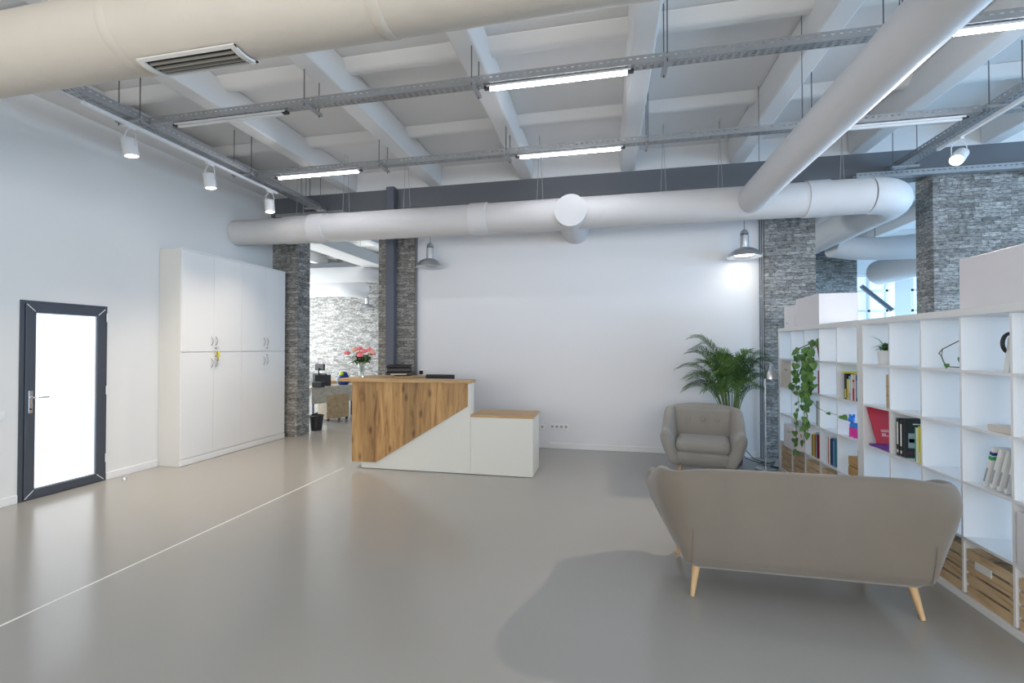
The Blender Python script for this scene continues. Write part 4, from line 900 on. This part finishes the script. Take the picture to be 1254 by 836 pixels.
lean = [(0.085, 0.42, 'white magazine with blue and green stripe, farthest of the leaning ones', 1), (0.065, 0.30, 'white magazine second in the leaning row', 0), (0.04, 0.24, 'white magazine third in the leaning row', 0), (0.02, 0.19, 'white magazine nearest the viewer in the leaning row', 0)]
for k, (dy, ln, lb, st) in enumerate(lean):
    t = thing('magazine', lb, 'magazine', (SX+0.03, a+0.045+0.05*(3-k)+0.03, z+0.004)); t.rotation_euler = (0.30, 0, 0)
    MB().box(0, 0.21, 0, 0.018, 0, 0.255).build('cover', 'paper', t, bevel=0.001)
    MB().box(-0.0008, 0, 0.003, 0.015, 0.03, 0.12).build('spine_print', 'greycover', t)
    if st: MB().box(-0.001, 0.06, -0.0008, 0.019, 0.205, 0.225).build('stripe', 'navy', t); MB().box(-0.001, 0.06, -0.0008, 0.019, 0.175, 0.198).build('stripe', 'green', t)

# ================================================================== LEFT OFFICE
od = thing('office_desk', 'pale oak office desk with panel front in the left room', 'desk', (-5.95, 8.15, 0), 0)
top = [(-0.02, 0.15), (0.62, 1.30), (0.10, 1.60), (-0.55, 0.50)]
MB().prism(top, 'z', 0.715, 0.74).build('desk_top', 'paleoak', od, bevel=0.002)
MB().prism([(0.0, 0.17), (0.60, 1.26), (0.58, 1.275), (-0.02, 0.185)], 'z', 0.40, 0.715).build('modesty_panel', 'paleoak', od)
for p in ((0.50, 1.28), (0.08, 1.52), (-0.48, 0.52), (-0.03, 0.26)): MB().tube([(p[0], p[1], 0), (p[0], p[1], 0.715)], 0.02, 8).build('leg', 'post', od)
pd = thing('drawer_pedestal', 'oak drawer pedestal on castors under the office desk', 'pedestal', (-5.86, 8.88, 0), -0.5)
MB().box(-0.2, 0.2, -0.2, 0.3, 0.06, 0.56).build('body', 'oaktop', pd, bevel=0.003)
for k in range(3): MB().box(-0.195, 0.195, -0.215, -0.2, 0.07+0.163*k, 0.225+0.163*k).build('drawer', 'paleoak', pd, bevel=0.002)
for x in (-0.16, 0.16):
    for y in (-0.16, 0.26): MB().tube([(x-0.012, y, 0.03), (x+0.012, y, 0.03)], 0.03, 10).build('castor', 'dark', pd)
wbin = thing('waste_bin', 'black waste bin beside the stone pillar in the left room', 'bin', (-5.42, 7.72, 0))
MB().add(*lathe_open([(0.002, 0), (0.10, 0), (0.13, 0.28), (0.124, 0.28), (0.095, 0.006)], 24)).build('bin_body', 'dark', wbin, smooth=True)
MB().add(*lathe_open([(0.128, 0.25), (0.137, 0.285), (0.12, 0.29), (0.115, 0.2)], 24)).build('bin_liner', 'black', wbin)
od2 = thing('office_desk', 'farther oak office desk in the left room', 'desk', (-6.6, 10.2, 0))
MB().box(-0.5, 1.4, 0, 0.8, 0.715, 0.745).build('desk_top', 'oaktop', od2, bevel=0.002); MB().box(-0.45, 1.35, 0.1, 0.12, 0.25, 0.715).build('modesty_panel', 'oaktop', od2)
for x in (-0.45, 1.33):
    for y in (0.04, 0.74): MB().tube([(x, y, 0), (x, y, 0.715)], 0.02, 8).build('leg', 'white', od2)
och = thing('office_chair', 'black high-back office chair in the bright left room', 'chair', (-6.45, 9.55, 0), 2.9)
MB().box(-0.22, 0.22, 0.17, 0.21, 0.62, 0.98).build('backrest', 'dark', och, bevel=0.018, seg=3); MB().box(-0.15, 0.15, 0.16, 0.21, 1.04, 1.20).build('headrest', 'dark', och, bevel=0.022, seg=3)
MB().box(-0.24, 0.24, -0.25, 0.2, 0.44, 0.51).build('seat', 'dark', och, bevel=0.03, seg=3)
MB().tube([(0, 0, 0.08), (0, 0, 0.44)], 0.025, 12).tube([(0, 0.1, 0.44), (0, 0.23, 0.5), (0, 0.22, 1.1)], 0.016, 8).build('column', 'dark', och, smooth=True)
for k in range(5):
    an = 2*PI*k/5; MB().tube([(0, 0, 0.09), (0.28*math.cos(an), 0.28*math.sin(an), 0.035)], [0.025, 0.02], 8).build('leg', 'dark', och)
lt = thing('laptop', 'open black laptop on the pale oak desk', 'laptop', (-6.1, 8.62, 0.7405), 0.6)
MB().box(0, 0.33, 0, 0.22, 0, 0.015).build('keyboard_base', 'dark', lt, bevel=0.003); MB().obox((0.165, 0.24, 0.12), (0.33, 0.01, 0.22), (-0.2, 0, 0)).build('screen', 'dark', lt, bevel=0.003)
tag(MB().box(0, 0.22, 0, 0.12, 0, 0.11).build('desk_organiser', 'dark', loc=(-6.02, 8.42, 0.7405), bevel=0.004), 'small black organiser on the pale oak desk', 'organiser')
bp_ = thing('backpack', 'blue patterned bag standing on the pale oak desk', 'bag', (-5.78, 9.2, 0.7405))
MB().lathe([(0.10, 0), (0.13, 0.05), (0.12, 0.18), (0.07, 0.27), (0.02, 0.29)], (0,0,0), 18).build('bag_body', 'navy', bp_, smooth=True); MB().lathe([(0.02, 0.0), (0.05, 0.03), (0.04, 0.08), (0.01, 0.1)], (0.0, -0.08, 0.2), 12).build('bag_flap', 'lime', bp_, smooth=True); MB().lathe([(0.03, 0), (0.06, 0.04), (0.05, 0.12), (0.01, 0.15)], (-0.07, -0.07, 0.04), 12).build('bag_pocket', 'skyblue', bp_, smooth=True)
